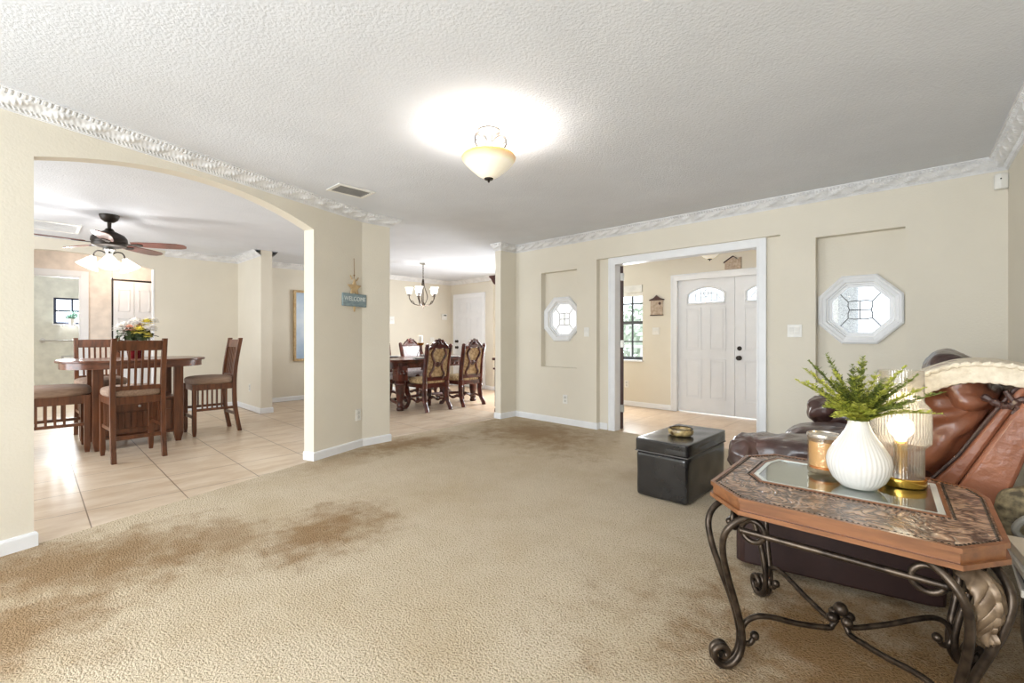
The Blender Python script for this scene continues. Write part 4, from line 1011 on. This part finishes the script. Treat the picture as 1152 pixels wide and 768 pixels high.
dup(c2, (-7.22, 4.37, ZT), -PI/2, 'carved dining chair across the table, mostly hidden by the pier')
t = thing('carved_dining_table', 'dark carved mahogany dining table with polished top', 'table', (-6.65, 4.75, ZT))
mb = MB(); mb.prism(oval(.55, 1.02, 9), .775, .8); mb.prism(oval(.535, 1.0, 9), .755, .775); obj('tabletop', mb, MAHOG, t, smooth=40, bevel=.006)
mb = MB(); mb.prism(oval(.5, .965, 9), .66, .757)
for y in [-.9+.09*i for i in range(21)]: mb.ball((.502, y, .70), .022, 6, (.5, 1.4, 1))
obj('carved_apron', mb, MAHOG, t, smooth=40)
for x in (-.45, .45):
    for y in (-.76, .76):
        mb = MB(); mb.lathe([(.0, .0), (.05, .0), (.06, .03), (.045, .06), (.055, .075), (.05, .1), (.043, .12), (.06, .2), (.075, .36), (.08, .4), (.09, .41), (.085, .43), (.095, .44), (.07, .455), (.065, .47)], c=(x, y, 0), n=20); mb.box(x-.085, x+.085, y-.085, y+.085, .47, .70)
        for s in (-1, 1):
            mb.torus((x+s*.088, y-.03, .6), .028, .01, (1, 0, 0), 12, 6); mb.torus((x+s*.088, y+.03, .6), .028, .01, (1, 0, 0), 12, 6); mb.torus((x, y+s*.088, .6), .03, .01, (0, 1, 0), 12, 6)
        obj('leg', mb, MAHOG, t, bevel=.003)
mb = MB(); mb.tube(spline([(-.45, -.76, .1), (-.2, -.74, .13), (0, -.6, .12), (0, 0, .14), (0, .6, .12), (.2, .74, .13), (.45, .76, .1)], 6), .025, 8); mb.tube(spline([(.45, -.76, .1), (.2, -.74, .13), (0, -.6, .12)], 6), .025, 8); mb.tube(spline([(-.45, .76, .1), (-.2, .74, .13), (0, .6, .12)], 6), .025, 8); obj('stretcher', mb, MAHOG, t)
# place settings, candle stand
for k, (x, y, lab) in enumerate(((-6.25, 4.4, 'pale plate on the dining table in front of nearer carved chair'), (-6.25, 5.12, 'pale plate on the dining table in front of farther carved chair'), (-7.02, 4.38, 'pale plate at the far side of the dining table near the pier'), (-7.02, 5.08, 'pale plate before the silvery backed dining chair'))):
    mb = MB(); mb.lathe([(0, .0), (.07, 0), (.09, .006), (.135, .018), (.133, .022), (.088, .011), (0, .008)], n=36); o = obj('dinner_plate', mb, M('plate_glaze', (206, 206, 204), .2), smooth=50); o.location = (x, y, .8+ZT); tag(o, lab, 'plate', 'plates on the dining table')
t = thing('candle_stand', 'gold cup candle stand with white pillar candle on dining table', 'candle holder', (-6.66, 4.70, .8+ZT))
mb = MB()
for k in range(3):
    a = 2*PI*k/3+.4; mb.tube(spline([(math.cos(a)*r, math.sin(a)*r, z) for r, z in ((.075, .004), (.05, .07), (.018, .14), (.03, .215))], 5), .005, 6)
mb.torus((0, 0, .14), .02, .005, n=14, k=6); obj('tripod', mb, DARK, t)
mb = MB(); mb.lathe([(0, .2), (.02, .2), (.05, .22), (.062, .25), (.058, .25), (.045, .226), (0, .215)], n=24); obj('cup', mb, BRASS, t)
mb = MB(); mb.lathe([(0, .216), (.036, .216), (.036, .37), (.03, .378), (0, .374)], n=24); obj('candle', mb, M('white_wax', (250, 246, 236), .5), t)
# china cabinet behind the stub wall
t = thing('china_cabinet', 'tall dark carved cabinet edge showing behind the wall stub', 'cabinet', (-4.795, 5.18, ZT), 0)
ox, oy = -4.86, 5.18
mb = MB(); mb.box(-.17, .1, -.33, .6, .1, .8); obj('lower_case', mb, MAHOG, t, smooth=0, bevel=.005)
mb = MB(); mb.box(-.20, .1, -.36, .63, .8, .84); mb.box(-.19, .1, -.35, .62, .66, .69); obj('counter_edge', mb, MAHOG, t, smooth=0, bevel=.008)
mb = MB(); mb.box(-.12, .1, -.3, .57, .84, 1.95); obj('upper_case', mb, MAHOG, t, smooth=0, bevel=.005)
mb = MB(); mb.prism([(-.12, 1.94), (-.15, 1.96), (-.2, 2.03), (-.24, 2.06), (-.24, 2.08), (.1, 2.08), (.1, 1.94)], -.38, .64, axis='y'); obj('cornice', mb, MAHOG, t, smooth=0)
for x, y in ((-.14, -.29), (.05, -.29), (-.14, .55), (.05, .55)):
    mb = MB(); mb.lathe([(0, 0), (.04, 0), (.055, .03), (.05, .07), (.03, .09), (.04, .1), (0, .1)], c=(x, y, 0), n=16); obj('bun_foot', mb, MAHOG, t)
for y in (.05, .22):
    mb = MB(); mb.ball((-.185, y, .5), .018, 10); obj('knob', mb, BRASS, t)

# ------------------------------------------------------------------ ottoman and bowl
t = thing('storage_ottoman', 'black leather storage ottoman with lid on the carpet', 'ottoman', (-1.463, 3.43, 0))
def puff(hx, hy, z0, z1, amp=.004):
    mb = MB(); c = (z0+z1)/2
    mb.pillow((0, 0, c), (hx, hy, (z1-z0)/2), k=26, n=22, disp=lambda q, n: q+n*amp*mn.noise(Vector((q.x*7, q.y*7, (q.z+c)*9)))); return mb
obj('body', puff(.19, .367, 0.004, .325), BLACKL, t, smooth=60)
obj('lid', puff(.196, .373, .330, .418, .005), BLACKL, t, smooth=60)
mb = MB(); P = [(.192*sx, .369*sy) for sx, sy in ((1, 1), (-1, 1), (-1, -1), (1, -1))]
mb.tube([(x, y, .328) for x, y in P], .004, 6, closed=True); obj('seam_piping', mb, M('piping_grey', (96, 92, 90), .6), t)
t = thing('decorative_bowl', 'small tan and black shallow bowl on the ottoman', 'bowl', (-1.445, 3.36, .4195))
mb = MB(); mb.lathe([(0, 0), (.07, 0), (.088, .012), (.092, .035), (.086, .05), (.08, .05), (.083, .035), (.072, .016), (0, .012)], n=36); obj('bowl', mb, M('bowl_shell', (196, 172, 120), .35, col2=(84, 62, 36), scale=22, coat=.4), t, smooth=60)
mb = MB(); mb.torus((0, 0, .05), .083, .004, n=36, k=6); obj('rim', mb, DARK, t)

# ------------------------------------------------------------------ loveseat recliner
SO = (-.35, 3.25, 0)
sofa = thing('reclining_loveseat', 'brown leather reclining loveseat along the right wall', 'sofa', SO)
def wr(amp, f, seed, st=(1, 1, 1)):
    def g(q, n):
        p = Vector((q.x*f*st[0]+seed, q.y*f*st[1], q.z*f*st[2]))
        r = 1-abs(mn.noise(p))*2; r2 = mn.noise(p*2.3)
        return q+n*(amp*(r*.7+r2*.5))
    return g
mb = MB(); mb.prism([(-.775, 2.465), (-.74, 2.448), (-.05, 2.585), (0.0, 2.61), (0.0, 2.66), (-.775, 2.66)], .03, .50); obj('side_panel', mb, BASESHADE, sofa, world=True, smooth=30, bevel=.012)
mb = MB(); mb.box(-.70, .02, 2.67, 4.08, .08, .36); mb.box(-.72, .0, 2.70, 4.06, .02, .08); obj('base_frame', mb, BASESHADE, sofa, world=True, smooth=0, bevel=.01)
mb = MB(); mb.box(-.775, .02, 4.0, 4.12, .03, .5); obj('side_panel', mb, BASESHADE, sofa, world=True, smooth=0, bevel=.012)
# arms
mb = MB(); mb.pillow((-.43, 2.66, .565), (.385, .155, .082), k=3.4, n=30, disp=wr(.016, 9, 3.1, (1, .6, 1))); obj('armrest', mb, LEATHD, sofa, world=True, smooth=80)
mb = MB(); mb.pillow((-.755, 2.62, .545), (.075, .15, .085), k=2.8, n=20, disp=wr(.02, 14, 8.2)); obj('arm_front_roll', mb, LEATHD, sofa, world=True, smooth=80)
mb = MB(); mb.pillow((-.38, 4.0, .60), (.36, .14, .11), k=2.8, n=24, disp=wr(.018, 7, 1.7)); obj('armrest', mb, LEATHD, sofa, world=True, smooth=80)
mb = MB(); mb.pillow((-.64, 3.98, .63), (.10, .16, .085), k=2.4, n=20, disp=wr(.02, 10, 5.5)); obj('arm_front_roll', mb, LEATHD, sofa, world=True, smooth=80)
for y, s in ((3.08, 1.0), (3.58, 4.0)):
    mb = MB(); mb.pillow((-.48, y, .46), (.31, .25, .115), k=3.2, n=26, disp=wr(.014, 6, s)); obj('seat_cushion', mb, LEATHD, sofa, world=True, smooth=80)
    mb = MB(); mb.pillow((-.775, y, .30), (.05, .24, .16), k=4, n=18, disp=wr(.01, 7, s+2)); obj('footrest', mb, LEATHD, sofa, world=True, smooth=80)
# backrests: leaning slabs; local u = thickness, w = along the back
def lean(cx, cy, cz, ang):
    return Matrix.Translation((cx, cy, cz)) @ Matrix.Rotation(ang, 4, 'Y')
LA = .46
def backfold(seed, amp=.02):
    def g(q, n):
        # creases fanning from the upper rear corner of the near side
        dx, dz = q.x-.12, q.z-.24
        a = math.atan2(dx, -dz); r = math.hypot(dx, dz)
        e = math.sin(a*16+mn.noise(Vector((r*7, seed, a*2)))*2.6)*min(1, r*5)*.5+mn.noise(Vector((q.x*8+seed, q.y*7, q.z*14)))*.8
        return q+n*amp*e
    return g
def pil(mb, M4, half, k, n, d): mb.pillow((0, 0, 0), half, k, n, disp=lambda q, nn: M4 @ d(q, nn)); return mb
L1 = lean(-.045, 2.87, .755, LA)
obj('back_cushion', pil(MB(), L1, (.135, .33, .25), 3.0, 40, backfold(2.0, .015)), LEATH, sofa, world=True, smooth=80)
obj('headrest', pil(MB(), lean(.05, 2.86, .935, LA+.35), (.125, .32, .095), 2.6, 30, backfold(5.0, .014)), LEATH, sofa, world=True, smooth=80)
obj('lumbar_cushion', pil(MB(), lean(-.155, 2.88, .60, LA-.1), (.10, .32, .10), 2.8, 28, wr(.016, 11, 6.0, (1, .5, 2))), LEATH, sofa, world=True, smooth=80)
# flat outer side of the back frame, with a welt band
mb = MB(); side = [(.0, .50), (.115, .44), (.165, .55), (.225, .76), (.29, .98), (.275, 1.0), (.235, .985), (.17, .86), (.09, .69)]
mb.prism([(x, z) for x, z in side], 2.50, 3.26, axis='y'); obj('back_frame', mb, LEATH, sofa, world=True, smooth=40, bevel=.014)
mb = MB(); band = [(-.05, .56), (.0, .50), (.09, .69), (.17, .86), (.235, .985), (.20, .985), (.13, .86), (.04, .69)]
mb.prism(band, 2.525, 3.24, axis='y'); obj('welt_band', mb, LEATH, sofa, world=True, smooth=40, bevel=.012)
mb = MB(); mb.tube([(x, 2.528, z) for x, z in ((-.05, .57), (.035, .69), (.12, .85), (.185, .96), (.21, .985))], .007, 7); obj('piping', mb, LEATHD, sofa, world=True)
mb = MB(); mb.tube(spline([(.10, 2.53, .93), (.14, 2.515, .905), (.17, 2.51, .90), (.2, 2.51, .925), (.235, 2.51, .915), (.27, 2.51, .93)], 5), [.010+.006*math.sin(i*1.1)**2 for i in range(26)], 8); mb.tube(spline([(.16, 2.512, .955), (.175, 2.508, .925), (.19, 2.51, .895), (.18, 2.515, .87)], 5), .009, 8); obj('gathered_fold', mb, LEATHD, sofa, world=True)
L2 = lean(-.05, 3.62, .72, LA-.1)
obj('back_cushion', pil(MB(), L2, (.13, .30, .25), 3.0, 26, wr(.012, 6, 9.0)), LEATHD, sofa, world=True, smooth=80)
obj('headrest', pil(MB(), lean(.03, 3.62, .965, LA+.1), (.125, .30, .10), 2.5, 26, wr(.012, 7, 7.0)), LEATHD, sofa, world=True, smooth=80)
# throw over the near back
mb = MB(); vs = []; fs = []
prof = spline([(-.155, 0, .905), (-.12, 0, .965), (-.06, 0, 1.01), (.02, 0, 1.045), (.10, 0, 1.055), (.18, 0, 1.05), (.26, 0, 1.03), (.315, 0, .99), (.325, 0, .9)], 8)
ny = 16
pm = len(prof)
for i, p in enumerate(prof):
    a = prof[max(0, i-1)]; b = prof[min(pm-1, i+1)]; d = (b-a).normalized(); nr = Vector((-d.z, 0, d.x))
    if nr.z < 0: nr = -nr
    for j in range(ny+7):
        if j < 7:       # near edge hangs over the side
            y = 2.495+.004*j; off = -(.075-.0115*j) ; 
        else:
            y = 2.525+.58*(j-7)/(ny-1); off = .006*math.sin(j*1.3+i*.1)
        rib = .0025*math.sin(j*2.2) if j >= 7 else .002*math.sin(i*1.9)
        q = p+nr*(off*(1 if j >= 7 else .95)+rib)
        vs.append((q.x, y, q.z))
nj = ny+7
for i in range(pm-1):
    for j in range(nj-1): fs.append((i*nj+j, i*nj+j+1, (i+1)*nj+j+1, (i+1)*nj+j))
mb.add(vs, fs)
th = obj('throw_blanket', mb, CREAM, smooth=70, solid=None); sm = th.modifiers.new('thickness', 'SOLIDIFY'); sm.thickness = .012; sm.offset = 1
rp_ = MB(); ln_ = [Vector(vs[i*nj+6])+Vector((0, -.008, .004)) for i in range(pm)]; rp_.tube(ln_, [.009+.003*math.sin(i*2.1) for i in range(pm)], 8); obj('rope_edge', rp_, CREAM, th)
tag(th, 'cream ribbed throw blanket over the near back of the loveseat', 'blanket')

# ------------------------------------------------------------------ end table
ZTB = .62
et = thing('end_table', 'octagonal end table with tooled leather top on scrolled iron legs', 'side table', (-.265, 2.0, 0))
OUT = [(-.505, 1.63), (.03, 1.63), (.122, 1.765), (.105, 2.20), (.07, 2.30), (-.06, 2.37), (-.575, 2.355), (-.66, 2.235), (-.64, 1.755)]
INN = [(-.505, 1.885), (.0, 1.885), (-.02, 2.27), (-.02, 2.285), (-.535, 2.285), (-.56, 2.19), (-.555, 1.955)]
INN = [(-.50, 1.88), (.005, 1.895), (-.025, 2.29), (-.54, 2.275), (-.565, 2.18), (-.555, 1.96)]
def inset(poly, d):
    P = [Vector((p[0], p[1])) for p in poly]; n = len(P); out = []
    for i in range(n):
        a, b, c = P[i-1], P[i], P[(i+1) % n]
        e1 = (b-a).normalized(); e2 = (c-b).normalized(); n1 = Vector((-e1.y, e1.x)); n2 = Vector((-e2.y, e2.x)); m = n1+n2
        out.append(tuple(b+m/m.length_squared*2*d))
    return out
def ringslab(mb, po, pi_, z0, z1, m=72):
    # ring between two outlines, sampled by angle about a shared centre
    c = Vector((-.27, 2.05))
    def hit(poly, a):
        d = Vector((math.cos(a), math.sin(a))); best = None
        for i in range(len(poly)):
            p, q = Vector(poly[i]), Vector(poly[(i+1) % len(poly)]); e = q-p; det = d.x*(-e.y)+d.y*e.x
            if abs(det) < 1e-9: continue
            w = p-c; t = (w.x*(-e.y)+w.y*e.x)/det; u = (d.x*w.y-d.y*w.x)/det
            if t > 0 and -1e-6 <= u <= 1+1e-6 and (best is None or t < best): best = t
        return c+d*best
    angs = sorted(set([round(2*PI*k/m-PI, 5) for k in range(m)]+[round(math.atan2(p[1]-c.y, p[0]-c.x), 5) for p in list(po)+list(pi_)]))
    O = [hit(po, a) for a in angs]; I = [hit(pi_, a) for a in angs]; n = len(angs)
    vs = [(p.x, p.y, z) for z in (z0, z1) for P in (O, I) for p in P]
    fs = []
    for i in range(n):
        j = (i+1) % n
        fs += [(2*n+i, 2*n+j, 3*n+j, 3*n+i), (i, n+i, n+j, j), (i, j, 2*n+j, 2*n+i), (n+i, 3*n+i, 3*n+j, n+j)]
    return mb.add(vs, fs)
mb = MB(); ringslab(mb, OUT, inset(OUT, .013), ZTB-.014, ZTB); ringslab(mb, inset(OUT, .008), inset(OUT, .05), ZTB-.042, ZTB-.014); ringslab(mb, inset(OUT, -.002), inset(OUT, .05), ZTB-.056, ZTB-.042)
obj('wood_rim', mb, RIMW, et, world=True, smooth=30, bevel=.003)
mb = MB(); ringslab(mb, inset(OUT, .0133), inset(INN, -.006), ZTB-.012, ZTB-.003); obj('leather_border', mb, TOOLED, et, world=True, smooth=30)
mb = MB(); ringslab(mb, inset(INN, -.0058), inset(INN, .004), ZTB-.014, ZTB+.0015); obj('inner_trim', mb, RIMW, et, world=True, smooth=30)
mb = MB(); mb.prism(inset(INN, .0045), ZTB-.009, ZTB-.002); obj('glass_panel', mb, TABG, et, world=True, smooth=0)
mb = MB(); ringslab(mb, inset(INN, .0045), inset(INN, .022), ZTB-.0018, ZTB-.0004); obj('glass_bevel', mb, M('bevel_glass', (226, 232, 226), .08, spec=.8), et, world=True, smooth=0)
mb = MB(); mb.prism(inset(INN, -.03), ZTB-.03, ZTB-.014); obj('under_panel', mb, M('panel_olive', (222, 219, 206), .4), et, world=True, smooth=0)
mb = MB()
for poly in (inset(OUT, .021), inset(INN, -.014)):
    for i in range(len(poly)):
        p, q = Vector(poly[i]), Vector(poly[(i+1) % len(poly)]); L = (q-p).length; n = max(1, int(L/.0135))
        for k in range(n):
            r = p.lerp(q, k/n); mb.ball((r.x, r.y, ZTB-.003), .0046, 6, (1, 1, .8))
obj('nailhead_trim', mb, BRONZE, et, world=True, smooth=80)
FEET = [((-.545, 1.70), (-.72, -.69)), ((.035, 1.70), (.72, -.69)), ((.035, 2.235), (.72, .69)), ((-.585, 2.235), (-.72, .69))]
CTR = Vector((-.27, 1.965, 0))
for i, (f, d) in enumerate(FEET):
    c = Vector((f[0], f[1], 0)); o = Vector((d[0], d[1], 0)).normalized(); tg = Vector((-o.y, o.x, 0)); mb = MB()
    for s in (-1, 1):
        pr = [(-.055, .56, .085), (-.02, .56, .083), (.03, .535, .075), (.058, .49, .062), (.055, .42, .045), (.03, .33, .028), (.0, .24, .016), (-.022, .16, .0115), (-.03, .10, .0105), (-.02, .05, .0105), (.008, .017, .0105), (.04, .013, .011), (.064, .034, .011), (.066, .066, .0105), (.04, .08, .0105), (.022, .062, .0105), (.03, .044, .0105), (.046, .05, .0105)]
        pts = spline([c+o*r+tg*s*w+Vector((0, 0, z)) for r, z, w in pr], 5); mb.tube(pts, .0112, 9)
    mb.tube([c+o*.012+Vector((0, 0, .006)), c+o*.05+Vector((0, 0, .004))], .012, 8)
    obj('leg', mb, BRONZE, et, world=True, smooth=60)
    # small ring collar hanging from the rail at each leg
    mb = MB()
    for s in (-1, 1):
        cc = c-o*.01+tg*s*.06+Vector((0, 0, .50)); mb.torus(cc-o*.03, .036, .0095, (o+tg*s*.9), 22, 8)
    obj('rail_ring', mb, BRONZE, et, world=True, smooth=60)
    # stretcher from leg to the central boss
    dr = (CTR-c).normalized(); L = (CTR-c).length
    pr = [(.075, .105), (.062, .083), (.04, .085), (.03, .115), (.045, .155), (.085, .175), (.14, .172), (L*.6, .15), (L*.88, .135), (L-.03, .145), (L-.012, .165)]
    mb = MB(); mb.tube(spline([c+dr*r+Vector((0, 0, z)) for r, z in pr], 5), .0095, 8); mb.ball(c+dr*.078+Vector((0, 0, .108)), .016, 10); obj('stretcher_arm', mb, BRONZE, et, world=True, smooth=60)
for a, b in ((0, 1), (1, 2), (2, 3), (3, 0)):
    p = Vector((*FEET[a][0], .495)); q = Vector((*FEET[b][0], .495)); e = (q-p).normalized(); nrm = Vector((e.y, -e.x, 0))
    mb = MB(); mb.tube([p+e*.035+nrm*.02, q-e*.035+nrm*.02], .0105, 9); mb.ball(p+e*.035+nrm*.02, .0125, 8); mb.ball(q-e*.035+nrm*.02, .0125, 8); obj('apron_rail', mb, BRONZE, et, world=True, smooth=60)
mb = MB(); mb.ball(CTR+Vector((0, 0, .20)), .023, 14)
for k in range(4):
    a = PI/4+PI/2*k; mb.ball(CTR+Vector((math.cos(a)*.03, math.sin(a)*.03, .172)), .019, 10, (1, 1, .9))
obj('centre_boss', mb, BRONZE, et, world=True, smooth=60)
# acanthus leaf between the rods of the near right leg
f, d = FEET[1]; c = Vector((*f, 0)); o = Vector((*d, 0)).normalized(); tg = Vector((-o.y, o.x, 0)); mb = MB(); vs = []; fs = []
sp = spline([(-.03, 0, .56), (.02, 0, .55), (.052, 0, .525), (.062, 0, .48), (.055, 0, .44), (.048, 0, .415), (.058, 0, .395)], 16); m = len(sp); nw = 45
for i, p in enumerate(sp):
    t_ = i/(m-1); w = .05*math.sin(PI*min(1, .2+t_*.78))**.8*(1-.3*t_)+.003
    for j in range(nw):
        u = -1+2*j/(nw-1); lobes = 1-.22*abs(math.sin(t_*22))*abs(u)**2
        bump = -.016*abs(u)**1.6+.0045*abs(math.sin(abs(u)*4-t_*22))+.007*math.exp(-(u/.09)**2)
        q = c+o*(p.x+bump)+tg*(u*w*lobes+.015)+Vector((0, 0, p.z-.02*abs(u)))
        vs.append(q)
for i in range(m-1):
    for j in range(nw-1): fs.append((i*nw+j, i*nw+j+1, (i+1)*nw+j+1, (i+1)*nw+j))
mb.add(vs, fs); lf = obj('acanthus_leaf', mb, M('leaf_bronze', (138, 118, 96), .4, .45, col2=(98, 80, 62), scale=30), et, world=True, smooth=60, solid=None); sm = lf.modifiers.new('thickness', 'SOLIDIFY'); sm.thickness = .006

# ------------------------------------------------------------------ things on the table
ZS = ZTB+.0003
vz = thing('ceramic_vase', 'white ribbed teardrop vase on the end table', 'vase', (-.229, 2.05, ZS))
mb = MB(); mb.lathe([(0, 0), (.05, 0), (.056, .004), (.078, .028), (.093, .062), (.097, .09), (.092, .115), (.078, .142), (.058, .172), (.041, .2), (.032, .225), (.031, .238), (.026, .238), (.027, .22), (.035, .19), (0, .15)], n=160, rib=lambda a, z: 1+.010*math.cos(a*40)*(1 if .01 < z < .232 else 0)); obj('body', mb, CERAM, vz, smooth=60)
fern = thing('fern_bunch', 'yellow green fern sprigs standing in the white ribbed vase', 'plant', (-.229, 2.05, ZS+.215))
Rv = Vector((math.cos(A), math.sin(A), 0)); Fv = Vector((-math.sin(A), math.cos(A), 0)); Uv = Vector((0, 0, 1))
# sprig tips: sideways, up, depth (metres from the vase mouth)
TIPS = [(-.205, .21, -.02), (-.195, .165, .05), (-.135, .235, .07), (-.155, .05, -.09), (-.02, .255, -.05), (.06, .25, .06), (.095, .225, -.03), (.225, .135, -.04), (.215, .06, .07), (.13, .19, .1), (-.08, .2, -.08), (.02, .17, -.13), (.12, .10, -.10), (-.09, .10, -.12), (-.05, .26, .1), (.16, .15, .02), (-.11, .15, .12), (.05, .09, -.15), (-.06, .07, -.14), (.0, .22, .03)]
TIPS = [(u, v, -.09 if u > .08 else w) for u, v, w in TIPS]
for k in range(16):
    a_ = random.uniform(0, 6.28); TIPS.append((.13*math.cos(a_)*random.uniform(.5, 1)+.01, random.uniform(.06, .2), .11*math.sin(a_)))
for i, (u, v, w) in enumerate(TIPS):
    tip = Rv*u+Uv*v+Fv*w; base_ = Vector((random.uniform(-.012, .012), random.uniform(-.012, .012), -.06))
    mid = base_.lerp(tip, .45)+Uv*(.05 if v > .09 else .06); pts = spline([base_, base_+Uv*.07+tip*.04, mid, tip-Uv*0.0], 10)
    st = MB(); st.tube(pts, [.0022-.0014*k/(len(pts)-1) for k in range(len(pts))], 5)
    sprig = obj('sprig_stem', st, GREEN2, fern)
    lf = MB(); L = len(pts)
    def leaflets(line, s0, ln, step):
        acc = 0; n = len(line)
        dist = [0]
        for k in range(1, n): dist.append(dist[-1]+(line[k]-line[k-1]).length)
        tot = dist[-1]; s = s0*tot
        while s < tot:
            k = max(j for j in range(n) if dist[j] <= s); k = min(k, n-2)
            p = line[k].lerp(line[k+1], (s-dist[k])/max(1e-6, dist[k+1]-dist[k])); tn = (line[k+1]-line[k]).normalized()
            sd = tn.cross(Uv+Vector((random.uniform(-.4, .4), random.uniform(-.4, .4), 0))).normalized()
            f_ = 1-.55*(s/tot)
            for sg in (-1, 1):
                d_ = (sd*sg+tn*.75+Uv*random.uniform(-.25, .3)).normalized(); l_ = ln*f_*random.uniform(.8, 1.2); wd = d_.cross(Uv+tn*.3).normalized()*l_*.26
                lf.add([p, p+d_*l_*.45+wd, p+d_*l_, p+d_*l_*.45-wd], [(0, 1, 2, 3)])
            s += step
        lf.add([line[-1], line[-1]+(line[-1]-line[-2]).normalized()*.012], [])
    leaflets(pts, .25, .030, .0065)
    for q in (8, 10, 12, 14, 16, 18, 20, 22, 24, 26):                    # side twigs
        if q >= L-1: continue
        for sg in (-1, 1):
            tn = (pts[q+1]-pts[q]).normalized(); sd = tn.cross(Uv).normalized()*sg if abs(tn.z) < .97 else Rv*sg
            e = pts[q]+(tn*.75+sd*.65+Uv*.1).normalized()*(.085*(1-q/36)*random.uniform(.7, 1.2)); leaflets(spline([pts[q], pts[q].lerp(e, .5)+Uv*.006, e], 5), .1, .02, .0065)
    lf.f = [f for f in lf.f if f]
    obj('leaflets', lf, GREEN1 if i % 5 in (0, 1, 3) else GREEN2, sprig, smooth=0, solid=None)
cj = thing('candle_jar', 'amber glass candle jar left of the white vase', 'candle', (-.352, 2.168, ZS))
mb = MB(); mb.lathe([(0, 0), (.05, 0), (.056, .006), (.057, .145), (.055, .152), (.052, .152), (.052, .02), (0, .014)], n=48, rib=lambda a, z: 1+.008*math.sin(a*22+z*160)*(1 if .02 < z < .14 else 0)); obj('glass', mb, AMBER, cj, smooth=60)
mb = MB(); mb.lathe([(0, .03), (.0512, .03), (.0512, .124), (0, .12)], n=40); obj('wax', mb, WAX, cj, smooth=60)
mb = MB(); mb.lathe([(0, .0205), (.0505, .0205), (.0505, .0295), (0, .0295)], n=40); obj('amber_base', mb, M('amber_base', (226, 150, 60), .2, coat=.5), cj, smooth=60)
mb = MB(); mb.tube([(0, 0, .12), (.002, 0, .138)], .0018, 6); obj('wick', mb, DARK, cj)
mb = MB(); mb.lathe([(.0575, .140), (.059, .146), (.0575, .154), (.053, .155), (.0515, .150)], n=40); obj('rim', mb, M('silver_rim', (214, 206, 196), .25, .8), cj, smooth=60, solid=None)
tl = thing('table_lamp', 'lit ribbed glass lamp with brass base on the end table', 'lamp', (-.122, 2.205, ZS))
mb = MB(); mb.lathe([(0, 0), (.072, 0), (.074, .003), (.074, .027), (.071, .03), (0, .03)], n=48); obj('base', mb, BRASS, tl, smooth=40)
mb = MB(); mb.lathe([(.0, .031), (.021, .031), (.021, .15), (.016, .155), (0, .155)], n=24); obj('socket_tube', mb, BRASS, tl, smooth=40)
rib = lambda a, z: 1+.012*math.cos(a*46)
mb = MB(); mb.lathe([(.067, .0305), (.067, .13), (.069, .138), (.084, .153), (.0865, .16), (.0865, .27), (.083, .28), (.068, .298), (.0655, .305), (.0655, .415), (.063, .415), (.063, .305), (.066, .298), (.0805, .279), (.084, .27), (.084, .161), (.0665, .14), (.0645, .13), (.0645, .0305)], n=184, rib=rib); obj('ribbed_shade', mb, RIBG, tl, smooth=60, solid=None)
mb = MB(); mb.lathe([(0, .156), (.014, .156), (.018, .168), (.034, .185), (.039, .205), (.034, .226), (.018, .24), (0, .244)], n=28); obj('bulb', mb, BULB, tl, smooth=80)
point('table_lamp_glow', (-.122, 2.205, ZS+.27), 1.3, (1, .86, .62), .035)

# ------------------------------------------------------------------ right edge, behind the table
t = thing('tote_bag', 'black tote bag with grey curved handle between end table and loveseat', 'bag', (.312, 2.40, 0))
mb = MB(); mb.pillow((0, 0, .235), (.115, .085, .23), k=6, n=16, disp=wr(.008, 8, 2)); obj('body', mb, BLACKL, t, smooth=70)
for y in (-.065, .065):
    mb = MB(); mb.tube(spline([(-.085, y, .44), (-.14, y, .49), (-.10, y, .55), (.0, y, .57), (.06, y, .55), (.09, y, .50), (.085, y, .44)], 6), .011, 8); obj('handle', mb, M('handle_grey', (150, 148, 140), .5), t)
mb = MB(); mb.pillow((-.06, .0, .52), (.125, .055, .11), k=3, n=14, disp=wr(.01, 10, 4)); obj('folded_scarf', mb, M('scarf_print', (150, 136, 104), .8, col2=(70, 62, 48), scale=34), t, smooth=70)
t = thing('storage_box', 'black storage box against right wall holding a few books', 'box', (.325, 2.10, 0))
mb = MB(); mb.box(-.11, .11, -.16, .16, 0, .38); obj('body', mb, M('box_black', (40, 38, 38), .6), t, smooth=0, bevel=.008)
mb = MB(); mb.box(-.117, .117, -.167, .167, .38, .41); obj('lid', mb, M('box_black', (40, 38, 38), .6), t, smooth=0, bevel=.006)
for k, (z0, th_, col, dx) in enumerate(((.4105, .022, (232, 228, 220), 0), (.433, .02, (44, 42, 44), .006), (.4535, .02, (226, 222, 214), -.004), (.474, .03, (238, 226, 206), .004))):
    mb = MB(); mb.box(-.135, .135, -.145, .145, 0, th_); o = obj('book', mb, M('book_cover', col, .5), smooth=0, bevel=.003); o.location = (.29+dx, 2.10, z0); o.rotation_euler = (0, 0, .05*k)
    tag(o, ['white book at the bottom of the stack on the black box', 'black book second from bottom of stack on black box', 'white book third from bottom of the stack on black box', 'thick cream book on top of the stack on black box'][k], 'book', 'books stacked on the black box')
